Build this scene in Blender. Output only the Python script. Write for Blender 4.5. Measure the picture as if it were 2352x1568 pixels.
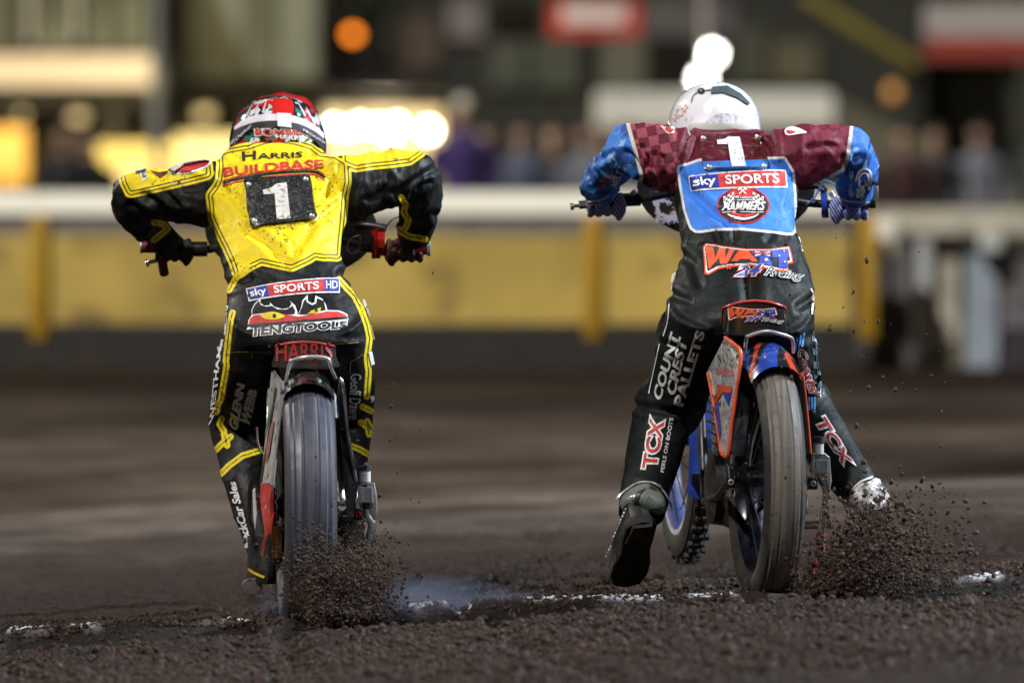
import bpy, bmesh, math, random
import numpy as np
from mathutils import Vector, Matrix, Euler
from mathutils.bvhtree import BVHTree
random.seed(7); RNG = np.random.default_rng(11)
R = math.radians
SC = bpy.context.scene
for o in list(bpy.data.objects): bpy.data.objects.remove(o)
COL = SC.collection

# ------------------------------------------------------------------ camera
CD, CH, F, HZ = 23.0, 1.15, 19600.0, 440.0      # distance, height, focal length and horizon row of a 2352 px wide picture
cam = bpy.data.objects.new('camera', bpy.data.cameras.new('camera')); COL.objects.link(cam)
cam.data.lens = 300; cam.data.sensor_width = 36; cam.data.clip_end = 2000; cam.data.clip_start = .5
cam.location = (0, -CD, CH); cam.rotation_euler = (R(90), 0, 0); cam.data.shift_y = -(784-HZ)/2352
cam.data.dof.use_dof = True; cam.data.dof.focus_distance = CD+.12; cam.data.dof.aperture_fstop = 2.8
SC.camera = cam
# ------------------------------------------------------------------ sky and light (night, floodlit)
w = bpy.data.worlds.new('World'); SC.world = w; w.use_nodes = True
nt = w.node_tree; bg = nt.nodes['Background']
sky = nt.nodes.new('ShaderNodeTexSky'); sky.sky_type = 'NISHITA'; sky.sun_disc = False
sky.sun_elevation = R(3); sky.sun_rotation = R(200)
nt.links.new(sky.outputs[0], bg.inputs[0]); bg.inputs[1].default_value = .007
def lamp(name, typ, loc, target, energy, color, **kw):
    l = bpy.data.lights.new(name, typ); l.energy = energy; l.color = color
    for k, v in kw.items(): setattr(l, k, v)
    o = bpy.data.objects.new(name, l); COL.objects.link(o); o.location = loc
    o.rotation_euler = (Vector(target)-Vector(loc)).to_track_quat('-Z', 'Y').to_euler()
    return o
# main floodlight bank: behind the camera, high on the left
lamp('floodlight_main', 'SUN', (-9, -14, 19), (0, 0, 0), 2.4, (1, .96, .90), angle=R(2.0))
# floodlight masts round the bend
lamp('floodlight_outside', 'SPOT', (17, 4, 12), (0, .5, .6), 27000, (.78, .89, 1), spot_size=R(50), shadow_soft_size=.5)
lamp('floodlight_infield', 'SPOT', (-18, 15, 13), (0, .8, .6), 8000, (1, .95, .86), spot_size=R(50), shadow_soft_size=.5)
# floodlight mast by the pits, behind the camera on the right
lamp('floodlight_pits', 'SPOT', (15, -15, 14), (0, .5, .6), 5200, (.90, .95, 1), spot_size=R(40), shadow_soft_size=.5)
SC.view_settings.view_transform = 'Standard'; SC.view_settings.look = 'None'
SC.view_settings.exposure = .45; SC.view_settings.gamma = 1
SC.cycles.use_denoising = True
try: SC.cycles.denoiser = 'OPENIMAGEDENOISE'
except Exception: pass
SC.cycles.max_bounces = 6; SC.cycles.sample_clamp_indirect = 6

# ------------------------------------------------------------------ helpers
def S(y): return (CD+y)/F
def P(px, py, y): s = S(y); return Vector(((px-1176)*s, y, CH+(HZ-py)*s))
def PX(co):                                       # inverse of P for an (n,3) array
    s = (CD+co[:, 1])/F
    return np.stack([1176+co[:, 0]/s, HZ-(co[:, 2]-CH)/s], 1)
def zm(x0, y0, x1, wid):                          # picture region -> 2352 px frame
    k = (x1-x0)/wid/1.74150
    return lambda zx, zy: (x0/1.7415+zx*k, y0/1.7415+zy*k)
def link(o, parent=None):
    COL.objects.link(o)
    if parent is not None:
        o.parent = parent; o.matrix_parent_inverse = WM[parent.name].inverted()
    WM[o.name] = Matrix()
    return o
WM = {}
def tag(o, label, cat, group=None, kind=None):
    if label: o['label'] = label
    if cat: o['category'] = cat
    if group: o['group'] = group
    if kind: o['kind'] = kind
    return o
def empty(name, loc, parent=None, label=None, cat=None, group=None):
    o = bpy.data.objects.new(name, None); o.location = loc; o.empty_display_size = .1
    COL.objects.link(o)
    if parent is not None:
        o.parent = parent; o.matrix_parent_inverse = WM[parent.name].inverted()
    WM[o.name] = Matrix.Translation(loc)
    if label: tag(o, label, cat, group)
    return o
class MB:
    def __init__(s, xf=None): s.v = []; s.f = []; s.xf = xf
    def add(s, vs, fs):
        n = len(s.v); s.v += [Vector(v) for v in vs]; s.f += [tuple(i+n for i in f) for f in fs]; return s
    def box(s, a, b):
        x0, y0, z0 = a; x1, y1, z1 = b
        return s.add([(x0,y0,z0),(x1,y0,z0),(x1,y1,z0),(x0,y1,z0),(x0,y0,z1),(x1,y0,z1),(x1,y1,z1),(x0,y1,z1)],
              [(0,3,2,1),(4,5,6,7),(0,1,5,4),(1,2,6,5),(2,3,7,6),(3,0,4,7)])
    def loft(s, rings, cap=True, closed=True):
        n = len(rings[0]); vs = [p for r in rings for p in r]; fs = []
        for i in range(len(rings)-1):
            for j in range(n if closed else n-1):
                k = (j+1) % n
                fs.append((i*n+j, i*n+k, (i+1)*n+k, (i+1)*n+j))
        if cap and closed:
            fs.append(tuple(range(n))[::-1]); fs.append(tuple((len(rings)-1)*n+j for j in range(n)))
        return s.add(vs, fs)
    def tube(s, pts, rad, n=12, cap=True, up=None, flat=1.0):
        pts = [Vector(p) for p in pts]
        if not hasattr(rad, '__len__'): rad = [rad]*len(pts)
        rings = []; u = None
        for i, p in enumerate(pts):
            t = (pts[min(i+1, len(pts)-1)]-pts[max(i-1, 0)]).normalized()
            if u is None:
                u = Vector(up) if up else (Vector((0,0,1)) if abs(t.z) < .9 else Vector((0,1,0)))
            u = (u-t*u.dot(t)).normalized(); v = t.cross(u)
            rings.append([p+(u*math.cos(a)+v*math.sin(a)*flat)*rad[i] for a in [2*math.pi*j/n for j in range(n)]])
        return s.loft(rings, cap)
    def lathe(s, prof, c, axis='x', n=40, close=False):   # prof: (radius, offset along axis)
        rings = []
        for r, h in prof:
            ring = []
            for j in range(n):
                a = 2*math.pi*j/n; q = (h, r*math.cos(a), r*math.sin(a))
                if axis == 'y': q = (q[1], q[0], q[2])
                if axis == 'z': q = (q[1], q[2], q[0])
                ring.append(Vector(c)+Vector(q))
            rings.append(ring)
        if close: rings.append(rings[0])
        return s.loft(rings, cap=not close)
    def ball(s, c, r, n=12, m=8):
        if not hasattr(r, '__len__'): r = (r, r, r)
        rings = []
        for i in range(m+1):
            t = math.pi*(i+.02)/(m+.04)
            rings.append([Vector(c)+Vector((r[0]*math.sin(t)*math.cos(a), r[1]*math.sin(t)*math.sin(a), -r[2]*math.cos(t))) for a in [2*math.pi*j/n for j in range(n)]])
        return s.loft(rings)
    def plate(s, poly, thick, d=None):            # poly of 3D points (any shape), thickness along direction d
        poly = [Vector(p) for p in poly]; n = len(poly)
        if d is None:
            d = sum(((poly[i]-poly[0]).cross(poly[(i+1) % n]-poly[0]) for i in range(n)), Vector()).normalized()
        d = Vector(d)*thick
        return s.add(poly+[p+d for p in poly], [tuple(range(n)), tuple(range(2*n-1, n-1, -1))]+[(i, n+i, n+(i+1) % n, (i+1) % n) for i in range(n)])
    def build(s, name, m, parent=None, smooth=True, sharp=40):
        me = bpy.data.meshes.new(name)
        vs = s.v if s.xf is None else [s.xf @ v for v in s.v]
        me.from_pydata([tuple(v) for v in vs], [], s.f); me.update()
        bm = bmesh.new(); bm.from_mesh(me); bmesh.ops.recalc_face_normals(bm, faces=bm.faces); bm.to_mesh(me); bm.free()
        me.materials.append(m)
        if smooth: me.polygons.foreach_set('use_smooth', [True]*len(me.polygons)); me.set_sharp_from_angle(angle=R(sharp))
        return link(bpy.data.objects.new(name, me), parent)
def bevel_box(mb, a, b, r=.01):
    bm = bmesh.new(); t = MB().box(a, b)
    vs = [bm.verts.new(v) for v in t.v]
    for f in t.f: bm.faces.new([vs[i] for i in f])
    bmesh.ops.bevel(bm, geom=bm.edges[:], offset=r, segments=2, affect='EDGES', profile=.5)
    bm.verts.index_update()
    mb.add([v.co.copy() for v in bm.verts], [tuple(v.index for v in f.verts) for f in bm.faces]); bm.free(); return mb
# ------------------------------------------------------------------ materials
MATS = {}
def nodes_of(name):
    m = bpy.data.materials.new(name); m.use_nodes = True
    return m, m.node_tree.nodes, m.node_tree.links, m.node_tree.nodes['Principled BSDF']
def c4(c): return (c[0], c[1], c[2], 1)
def noise(N, L, scale, detail=3, co=None, stretch=None):
    n = N.new('ShaderNodeTexNoise'); n.inputs['Scale'].default_value = scale; n.inputs['Detail'].default_value = detail
    tc = N.new('ShaderNodeTexCoord'); src = tc.outputs['Object']
    if stretch:
        mp = N.new('ShaderNodeMapping'); mp.inputs['Scale'].default_value = stretch; L.new(src, mp.inputs[0]); src = mp.outputs[0]
    L.new(src, n.inputs['Vector']); return n.outputs['Fac']
def mrange(N, L, src, a, b, c=0., d=1.):
    n = N.new('ShaderNodeMapRange'); n.inputs[1].default_value = a; n.inputs[2].default_value = b; n.inputs[3].default_value = c; n.inputs[4].default_value = d
    L.new(src, n.inputs[0]); return n.outputs[0]
def mix(N, L, fac, a, b):
    n = N.new('ShaderNodeMix'); n.data_type = 'RGBA'
    for s, i in ((fac, 0), (a, 6), (b, 7)):
        if hasattr(s, 'is_linked'): L.new(s, n.inputs[i])
        elif i == 0: n.inputs[0].default_value = s
        else: n.inputs[i].default_value = c4(s)
    return n.outputs[2]
def math_(N, L, op, a, b):
    n = N.new('ShaderNodeMath'); n.operation = op
    for i, s in enumerate((a, b)):
        if hasattr(s, 'is_linked'): L.new(s, n.inputs[i])
        else: n.inputs[i].default_value = s
    return n.outputs[0]
def finish(N, L, b, col, rough, metal=0, bump=0, bscale=60, coat=0, bdist=.004, rvar=.12):
    if hasattr(col, 'is_linked'): L.new(col, b.inputs['Base Color'])
    else: b.inputs['Base Color'].default_value = c4(col)
    b.inputs['Metallic'].default_value = metal
    L.new(mrange(N, L, noise(N, L, 23, 4), .3, .7, max(0, rough-rvar), min(1, rough+rvar)), b.inputs['Roughness'])
    if coat: b.inputs['Coat Weight'].default_value = coat; b.inputs['Coat Roughness'].default_value = .08
    if bump:
        bn = N.new('ShaderNodeBump'); bn.inputs['Strength'].default_value = bump; bn.inputs['Distance'].default_value = bdist
        L.new(noise(N, L, bscale, 4), bn.inputs['Height']); L.new(bn.outputs[0], b.inputs['Normal'])
def mat(name, col, rough=.5, metal=0, var=.25, vscale=9, dirt=0, dscale=30, dcol=(.045,.03,.02), bump=0, bscale=60, coat=0):
    if name in MATS: return MATS[name]
    m, N, L, b = nodes_of(name)
    c = mix(N, L, mrange(N, L, noise(N, L, vscale, 4), .3, .7), tuple(x*(1-var) for x in col), tuple(min(1, x*(1+var)) for x in col))
    if dirt:
        c = mix(N, L, mrange(N, L, noise(N, L, dscale, 6), .62-dirt*.3, .72-dirt*.2), c, dcol)
    finish(N, L, b, c, rough, metal, bump, bscale, coat)
    MATS[name] = m; return m
def emit(name, col, strength):
    m, N, L, b = nodes_of(name); b.inputs['Base Color'].default_value = c4(col)
    b.inputs['Emission Color'].default_value = c4(col); b.inputs['Emission Strength'].default_value = strength
    MATS[name] = m; return m
black_metal = mat('black_metal', (.012,.012,.014), .35, .3, dirt=.25)
chrome = mat('chrome', (.62,.63,.66), .18, 1, var=.12, dirt=.12)
silver = mat('silver_paint', (.50,.50,.50), .38, .6, dirt=.22)
rubber = mat('rubber', (.02,.019,.018), .7, 0, dirt=.35, bump=.2)
white_p = mat('white_print', (.76,.76,.78), .55, var=.12, vscale=30, dirt=.14, dscale=110)
red_p = mat('red_print', (.50,.028,.025), .55, var=.25, vscale=25, dirt=.16, dscale=110)
black_p = mat('black_print', (.012,.012,.013), .5)
blue_p = mat('blue_print', (.02,.035,.27), .5)
yellow_p = mat('yellow_print', (.68,.50,.02), .5)

# ------------------------------------------------------------------ numpy noise
def vnoise(x, y, seed=0):
    xi = np.floor(x).astype(np.int64); yi = np.floor(y).astype(np.int64); fx = x-xi; fy = y-yi
    fx = fx*fx*(3-2*fx); fy = fy*fy*(3-2*fy)
    def h(a, b):
        n = (a*374761393+b*668265263+seed*1442695) & 0xffffffff
        n = ((n ^ (n >> 13))*1274126177) & 0xffffffff
        return ((n ^ (n >> 16)) & 0xffff)/65535.
    return (h(xi, yi)*(1-fx)+h(xi+1, yi)*fx)*(1-fy)+(h(xi, yi+1)*(1-fx)+h(xi+1, yi+1)*fx)*fy-.5
def sstep(a, b, x): t = np.clip((x-a)/(b-a), 0, 1); return t*t*(3-2*t)
# ------------------------------------------------------------------ the track: one sheet, banked up to the right at the start line
CHALK = ((-200,125),(160,232),(500,582),(935,1085),(1205,1335),(1350,1525),(1575,1690),(2215,2292))
def line_y(x): return -.12-.05*x
def ground_z(x, y, rough=True):
    x = np.asarray(x, float); y = np.asarray(y, float)
    bank = 1-sstep(3, 20, y)
    z = (.02+.058*np.clip(x, -7, 7))*bank
    if not rough: return z
    near = 1-sstep(1.5, 9, y)
    z = z+.016*near*vnoise(x*1.7, y*.9, 1)*1.5+.014*near*vnoise(x*4.3, y*2.6, 2)
    z = z+near*(.30+1.0*sstep(-.22, .3, vnoise(x*1.5, y*.9, 61)+.35*vnoise(x*5, y*3, 62)))*(1-.75*np.exp(-((y-line_y(x)+.05)/.30)**2))*(.016*vnoise(x*11, y*7, 3)+.019*vnoise(x*29, y*20, 4)+.030*np.abs(vnoise(x*62, y*45, 5))+.013*vnoise(x*118, y*70, 7))
    z = z+.02*(1-near)*vnoise(x*.9, y*.5, 6)
    rut = np.abs(vnoise(x*2.6+.25*y, y*.12, 71)); z = z-.030*near*np.exp(-(rut/.06)**2)      # wheel ruts running up the track
    d = y-line_y(x)                                    # wheel-spun groove just this side of the chalk line, loose ridge in front of it
    wob = .6+.8*(vnoise(x*1.9, y*0+3, 8)+.5)
    z = z-.070*wob*np.exp(-((d+.42)/.20)**2)+.018*wob*(1.15-.65*sstep(-.3, .7, x))*np.exp(-((d+.95)/.28)**2)
    z = z+.030*np.exp(-((d-.02)/.13)**2)
    return z
def gz(x, y): return float(ground_z(np.array([x]), np.array([y]))[0])
def lines(c0, c1, step, far0, far1, k=1.14):
    a = list(np.arange(c0, c1, step)); lo = []; hi = []; s = step; q = c0
    while q > far0: s *= k; q -= s; lo.append(q)
    s = step; q = a[-1]
    while q < far1: s *= k; q += s; hi.append(q)
    return np.array(lo[::-1]+a+hi)
xs = lines(-1.9, 1.9, .0065, -500, 500, 1.2); ys = lines(-4.2, 1.6, .0125, -40, 900, 1.035)
gx, gy = np.meshgrid(xs, ys); gzv = ground_z(gx, gy)
def grid_mesh(name, X, Y, Z, m):
    ny, nx = X.shape; me = bpy.data.meshes.new(name)
    co = np.stack([X.ravel(), Y.ravel(), Z.ravel()], 1).astype(np.float32)
    i = (np.arange(ny-1)[:, None]*nx+np.arange(nx-1)[None]).ravel()
    q = np.stack([i, i+1, i+nx+1, i+nx], 1).astype(np.int32)
    me.vertices.add(len(co)); me.vertices.foreach_set('co', co.ravel())
    me.loops.add(q.size); me.loops.foreach_set('vertex_index', q.ravel())
    me.polygons.add(len(q)); me.polygons.foreach_set('loop_start', np.arange(0, q.size, 4, dtype=np.int32))
    me.polygons.foreach_set('use_smooth', np.ones(len(q), bool)); me.update(); me.validate()
    me.materials.append(m); o = bpy.data.objects.new(name, me); COL.objects.link(o); return o
m, N, L, b = nodes_of('shale')
c = mix(N, L, mrange(N, L, noise(N, L, 45, 6), .35, .65), (.0026,.0013,.0008), (.030,.0142,.0078))
c = mix(N, L, mrange(N, L, noise(N, L, 3.1, 4), .45, .62), c, (.0145,.0072,.0042))
an = N.new('ShaderNodeAttribute'); an.attribute_name = 'dry'; dm2 = math_(N, L, 'MULTIPLY', an.outputs['Fac'], math_(N, L, 'MULTIPLY', mrange(N, L, noise(N, L, 1.1, 4), .36, .62, .30, 1), mrange(N, L, noise(N, L, 5.5, 4), .3, .7, .45, 1.15))); c = mix(N, L, dm2, c, (.240,.192,.155))  # backlight on the farther track, put into the soil colour with mottling
an = N.new('ShaderNodeAttribute'); an.attribute_name = 'damp'; c = mix(N, L, math_(N, L, 'MULTIPLY', an.outputs['Fac'], .88), c, (.0035,.0026,.0022))  # shade inside the groove, put into the soil colour
an = N.new('ShaderNodeAttribute'); an.attribute_name = 'chalk'; c = mix(N, L, an.outputs['Fac'], c, (.52,.54,.58))
finish(N, L, b, c, .66, 0, .9, 140, bdist=.010, rvar=.28); b.inputs['Specular IOR Level'].default_value = .22; shale = m
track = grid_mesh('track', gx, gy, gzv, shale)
dd_ = gy-line_y(gx)+.10*vnoise(gx*3, gy*2, 41)+.05*vnoise(gx*14, gy*9, 42); gshade = sstep(-.80, -.55, dd_)*(1-sstep(-.16, .02, dd_))*(gy < 1)
far_light = sstep(2., 9., gy+1.2*vnoise(gx*.5, gy*.3, 51))*(1-sstep(24, 29, gy))*(.55+.9*np.exp(-((gy-15.5-.35*gx)/2.6)**2)+.7*vnoise(gx*.5, gy*.3, 52)+.6*vnoise(gx*1.6, gy*.8, 53)); at2 = track.data.attributes.new('dry', 'FLOAT', 'POINT'); at2.data.foreach_set('value', np.clip(far_light*.8, 0, 1).ravel().astype(np.float32))
d0_ = gy-line_y(gx); pxx_ = 1176+gx/S(0); seg_ = np.max([sstep(a-12, a+12, pxx_)*(1-sstep(b_-12, b_+12, pxx_)) for a, b_ in CHALK], 0); chk = .8*seg_*np.exp(-((d0_-.02*vnoise(gx*7, gy*0, 84))/.034)**2)*sstep(-.12, .2, vnoise(gx*46, gy*14, 81)+.7*vnoise(gx*9, gy*4, 82))+.22*np.exp(-((d0_-.02)/.09)**2)*sstep(.12, .3, vnoise(gx*30, gy*9, 83)); at3 = track.data.attributes.new('chalk', 'FLOAT', 'POINT'); at3.data.foreach_set('value', np.clip(chk*(np.abs(gy) < 1), 0, 1).ravel().astype(np.float32))
at_ = track.data.attributes.new('damp', 'FLOAT', 'POINT'); at_.data.foreach_set('value', gshade.ravel().astype(np.float32)); tag(track, None, None, kind='structure')
# loose crumbs of shale lying on it
def clods(name, pos, size, m, stretch=None, parent=None):
    ico = np.array([(0,0,1),(.89,0,.45),(.28,.85,.45),(-.72,.53,.45),(-.72,-.53,.45),(.28,-.85,.45),(.72,.53,-.45),(-.28,.85,-.45),(-.89,0,-.45),(-.28,-.85,-.45),(.72,-.53,-.45),(0,0,-1)])
    fa = np.array([(0,1,2),(0,2,3),(0,3,4),(0,4,5),(0,5,1),(1,6,2),(2,7,3),(3,8,4),(4,9,5),(5,10,1),(2,6,7),(3,7,8),(4,8,9),(5,9,10),(1,10,6),(11,7,6),(11,8,7),(11,9,8),(11,10,9),(11,6,10)])
    n = len(pos); v = ico[None]*(.62+.75*RNG.random((n, 12, 1)))*(.7+.6*RNG.random((n, 1, 3)))*size[:, None, None]
    if stretch is not None: v = v+(ico[None]*stretch[:, None, :]).sum(2, keepdims=True)*stretch[:, None, :]*size[:, None, None]*.9
    v = (v+pos[:, None]).reshape(-1, 3).astype(np.float32)
    q = (fa[None]+np.arange(n)[:, None, None]*12).reshape(-1).astype(np.int32)
    me = bpy.data.meshes.new(name); me.vertices.add(len(v)); me.vertices.foreach_set('co', v.ravel())
    me.loops.add(len(q)); me.loops.foreach_set('vertex_index', q)
    me.polygons.add(len(q)//3); me.polygons.foreach_set('loop_start', np.arange(0, len(q), 3, dtype=np.int32)); me.update(); me.validate()
    me.materials.append(m); o = bpy.data.objects.new(name, me); COL.objects.link(o); return o
m, N, L, b = nodes_of('loose_shale')
c = mix(N, L, mrange(N, L, noise(N, L, 60, 3), .35, .65), (.0045,.0020,.0011), (.046,.0215,.0115))
c = mix(N, L, mrange(N, L, noise(N, L, 190, 2), .68, .74), c, (.12,.085,.068))
finish(N, L, b, c, .75, 0, .4, 300, rvar=.2); b.inputs['Specular IOR Level'].default_value = .3; loose = m
n = 46000; cx = RNG.uniform(-1.75, 1.75, n); cy = -3.6+4.6*RNG.random(n)**1.1
keep = ((vnoise(cx*2.2, cy*1.3, 21)+.5+.25*RNG.random(n)) > .45) | (cy < -.55); cx = cx[keep]; cy = cy[keep]
dm_ = cy-line_y(cx); kp = ((dm_ < -.7) | (dm_ > -.1) | (RNG.random(len(cx)) < .25)); cx = cx[kp]; cy = cy[kp]; cs = .0024+.009*RNG.random(len(cx))**3.5
cr = clods('loose_shale', np.stack([cx, cy, ground_z(cx, cy)+cs*.3], 1), cs, loose)
tag(cr, 'brown crumbs of loose wet shale strewn over the near track', 'shale', kind='stuff')
n = 700; cx = RNG.uniform(-1.75, 1.75, n); cy = -3.4+4.2*RNG.random(n); cs = .008+.012*RNG.random(n)**3
lump = clods('shale_lumps', np.stack([cx, cy, ground_z(cx, cy)+cs*.2], 1), cs, loose); tag(lump, 'bigger brown lumps of shale scattered over the near track', 'shale', kind='stuff')
# chalk start line: broken flakes of white chalk pressed into the shale
mb = MB()
for i in range(420):
    x = -1.7+3.4*i/420
    k = vnoise(np.array([x*2.3]), np.array([1.7]), 31)[0]+.6*vnoise(np.array([x*11]), np.array([.2]), 32)[0]
    pxx = 1176+x/S(0)
    if not any(a <= pxx <= b_ for a, b_ in CHALK) or k < -.22: continue
    wd = .018+.03*max(0, k); y0 = line_y(x)+.02*random.uniform(-1, 1)
    for q in range(2):
        if random.random() < .55: continue
        xx = x+random.uniform(-.006, .006); yy = y0+random.uniform(-wd, wd); r = random.uniform(.002, .005)
        pts = [(xx+r*1.5*math.cos(a)*random.uniform(.6, 1.2), yy+r*4*math.sin(a)*random.uniform(.6, 1.2)) for a in [k2*1.0472 for k2 in range(6)]]
        mb.plate([(u, v, gz(u, v)+.002+.003*random.random()) for u, v in pts], .002, (0, 0, 1))
chalk = mat('chalk', (.46,.48,.52), .8, dirt=.4, dscale=60, bump=.3)
sl = mb.build('start_line', chalk, None, smooth=False); tag(sl, None, None, kind='structure')
# ================================================================== BACKGROUND
def bgbox(mb, x0, y0, x1, y1, Y, dep):            # a box whose near face fills a picture rectangle at depth Y
    a = P(x0, y1, Y); b2 = P(x1, y0, Y); return mb.box((a.x, Y, a.z), (b2.x, Y+dep, b2.z))
# ---- safety fence round the bend: 55 m from the camera
FY = 32.0
fence_y = mat('fence_yellow', (.62,.45,.11), .55, var=.22, vscale=1.4, dirt=.10, dscale=2.2, dcol=(.30,.21,.06))
fence_post_m = mat('fence_post_yellow', (.52,.30,.02), .5, var=.1)
fence_w = mat('fence_cream', (.90,.87,.74), .5, var=.05, vscale=1)
fence_g = mat('fence_grey', (.26,.23,.20), .6)
kick = mat('fence_kickboard', (.028,.026,.025), .7, dirt=.3, dscale=4)
fence = empty('safety_fence', (0, FY, 0), None, 'yellow panelled safety fence with cream top rail across the bend', 'fence')
pl = P(90, 600, FY).x; pr = P(1362, 600, FY).x; sp = pr-pl; fend = P(1975, 600, FY).x
posts = [pl+sp*k for k in range(-2, 2)]
for i, x in enumerate(posts):
    x1 = min(x+sp, fend)
    if x1-x < .2: continue
    MB().box((x+.06, FY, .30), (x1-.06, FY+.05, .865)).build('panel', fence_y, fence, False)
    MB().box((x+.06, FY+.01, .87), (x1-.06, FY+.05, 1.0)).build('upper_board', fence_g, fence, False)
    MB().loft([[(q_, FY-.02, 1.004), (q_, FY-.015, 1.03), (q_, FY+.06, 1.12), (q_, FY+.10, 1.15), (q_, FY+.14, 1.10), (q_, FY+.14, 1.004)] for q_ in (x+.003, x1-.003)]).build('top_rail', fence_w, fence)
    MB().box((x+.01, FY-.02, -.05), (x1-.01, FY+.06, .296)).build('kickboard', kick, fence, False)
for x in posts+[fend+.05]:
    bevel_box(MB(), (x-.055, FY-.05, .2), (x+.055, FY+.03, .998), .012).build('post', fence_post_m, fence)
# ---- pit gate right of the fence
gate = empty('pit_gate', P(2080, 850, FY-1), None, 'dark grey pit gate standing open at the right end of the yellow fence', 'gate')
GY = FY+.6
g = mat('gate_grey', (.17,.155,.155), .6, dirt=.2); gl = mat('gate_pale', (.58,.60,.60), .5); gb = mat('gate_blue', (.34,.40,.47), .5)
gt = mat('gate_buff', (.50,.46,.37), .6); gd = mat('gate_dark', (.045,.037,.046), .6); gw = mat('gate_white', (.62,.66,.64), .5)
for nm, r_, m_, dy in (('panel', (1998, 565, 2096, 872), g, 0), ('edge_strip', (2094, 515, 2104, 640), mat('gate_navy', (.03,.05,.10), .5), .0), ('post', (2106, 520, 2138, 858), gl, 0), ('panel', (2142, 545, 2200, 785), gt, .1), ('panel', (2142, 788, 2214, 905), mat('gate_olive', (.14,.125,.085), .6), .1),
        ('latch_box', (2204, 512, 2248, 562), gd, 0), ('panel', (2218, 566, 2290, 885), gb, .05), ('post_cap', (2250, 541, 2302, 575), gw, -.06), ('panel', (2296, 580, 2420, 700), g, .1), ('panel', (2296, 703, 2420, 750), mat('gate_lilac', (.20,.18,.21), .6), .1), ('panel', (2296, 753, 2420, 960), gd, .1)):
    bgbox(MB(), *r_, GY+dy, .05).build(nm, m_, gate, False)
bgbox(MB(), 1985, 478, 2600, 538, GY-.02, .06).build('top_rail', mat('gate_rail', (.60,.56,.46), .5), gate, False)
bin_ = empty('marker_drum', P(2042, 850, FY-.8), None, 'cream marker drum at the end of the yellow fence', 'drum')
q = P(2040, 545, FY+.2); MB().lathe([(.075, -.12), (.085, -.1), (.085, .1), (.075, .12)], (q.x, FY+.2, q.z), 'z', 20).build('drum_top', fence_w, bin_)
MB().lathe([(.03, -.75), (.03, -.12)], (q.x, FY+.2, q.z), 'z', 12).build('stand', g, bin_)
# ---- terrace behind the fence
terrace = mat('terrace_concrete', (.05,.047,.04), .8, var=.2)
mbt = MB()
for k in range(3): mbt.box((-40, 40+k*6, -.05), (40, 46.01+k*6 if k < 2 else 200, .002+.0*k))
o = MB().box((-60, 36, -.06), (60, 190, .012)).build('terrace', terrace, None, False); tag(o, None, None, kind='structure')
# ---- left stand: storey with cream fascia, windows, undercroft
wall_d = mat('stand_wall', (.018,.019,.013), .7, var=.4, vscale=.8)
cream = mat('cream_fascia', (.70,.60,.46), .6, var=.15, vscale=.6)
win_d = mat('window_dark', (.012,.013,.012), .15)
win_g = mat('window_greenish', (.06,.075,.05), .4, var=.5, vscale=1.2)
st = empty('grandstand', P(100, 600, 70), None, 'grandstand with cream fascia above a lit undercroft on the far left', 'building')
YB = 70
bgbox(MB(), -500, -300, 352, 122, YB+.4, 6).build('upper_wall', wall_d, st, False)
bgbox(MB(), -500, 128, 345, 198, YB-.2, .5).build('fascia', cream, st, False)
bgbox(MB(), -500, 202, 352, 250, YB+.5, 5).build('soffit', mat('soffit', (.05,.05,.045), .8), st, False)
bgbox(MB(), -500, 255, 380, 655, YB+5.2, .3).build('back_wall', mat('undercroft_wall', (.30,.25,.13), .7, var=.4, vscale=.7), st, False)
for x0, x1 in ((-60, 30), (60, 78), (100, 150), (165, 182), (215, 255), (275, 330)):
    o = bgbox(MB(), x0, -40, x1, 118 if x1-x0 > 30 else 100, YB+.33, .06).build('window', win_g if x1-x0 > 30 else mat('pale_mullion', (.30,.31,.27), .6), st, False)
for x0 in (20, 250):
    bgbox(MB(), x0, 250, x0+22, 660, YB+.3, .3).build('column', mat('column_grey', (.12,.12,.11), .7), st, False)
ad = mat('orange_board', (.62,.36,.06), .5); ad2 = mat('yellow_board', (.62,.52,.17), .5)
def sign(name, rect, Y, m, label, bands=(), cat='sign', group=None, dep=.08):
    s = empty(name, P((rect[0]+rect[2])/2, rect[3], Y), None, label, cat, group)
    bgbox(MB(), *rect, Y, dep).build('board', m, s, False)
    for (r2, m2) in bands: bgbox(MB(), *r2, Y-.03, .027).build('print_band', m2, s, False)
    return s
sign('advertising_board', (-160, 292, 62, 425), 68.5, ad, 'orange advertising board behind the fence at the far left edge', [((-160, 345, 40, 370), ad2)])
sign('advertising_board', (225, 330, 400, 432), 68.5, ad2, 'yellow advertising board under the grandstand, right of the dark-clad spectator', [((230, 395, 400, 412), cream)])
sign('advertising_board', (405, 310, 560, 430), 68.5, mat('pale_yellow_board', (.60,.53,.28), .5), 'pale yellow advertising board just left of the yellow-suited rider', [((420, 345, 540, 360), cream)])
# ---- grey post
lp = empty('steel_column', P(360, 640, 64), None, 'tall pale grey steel column between the grandstand and the commentary box', 'column')
q = P(360, 640, 64); MB().tube([(q.x, 64, 0), (q.x, 64, 6)], .06, 16).build('shaft', mat('galvanised', (.28,.29,.27), .5), lp)
MB().box((q.x-.12, 63.88, 0), (q.x+.12, 64.12, .03)).build('base_plate', mat('galvanised', (.3,.3,.3)), lp, False)
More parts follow.
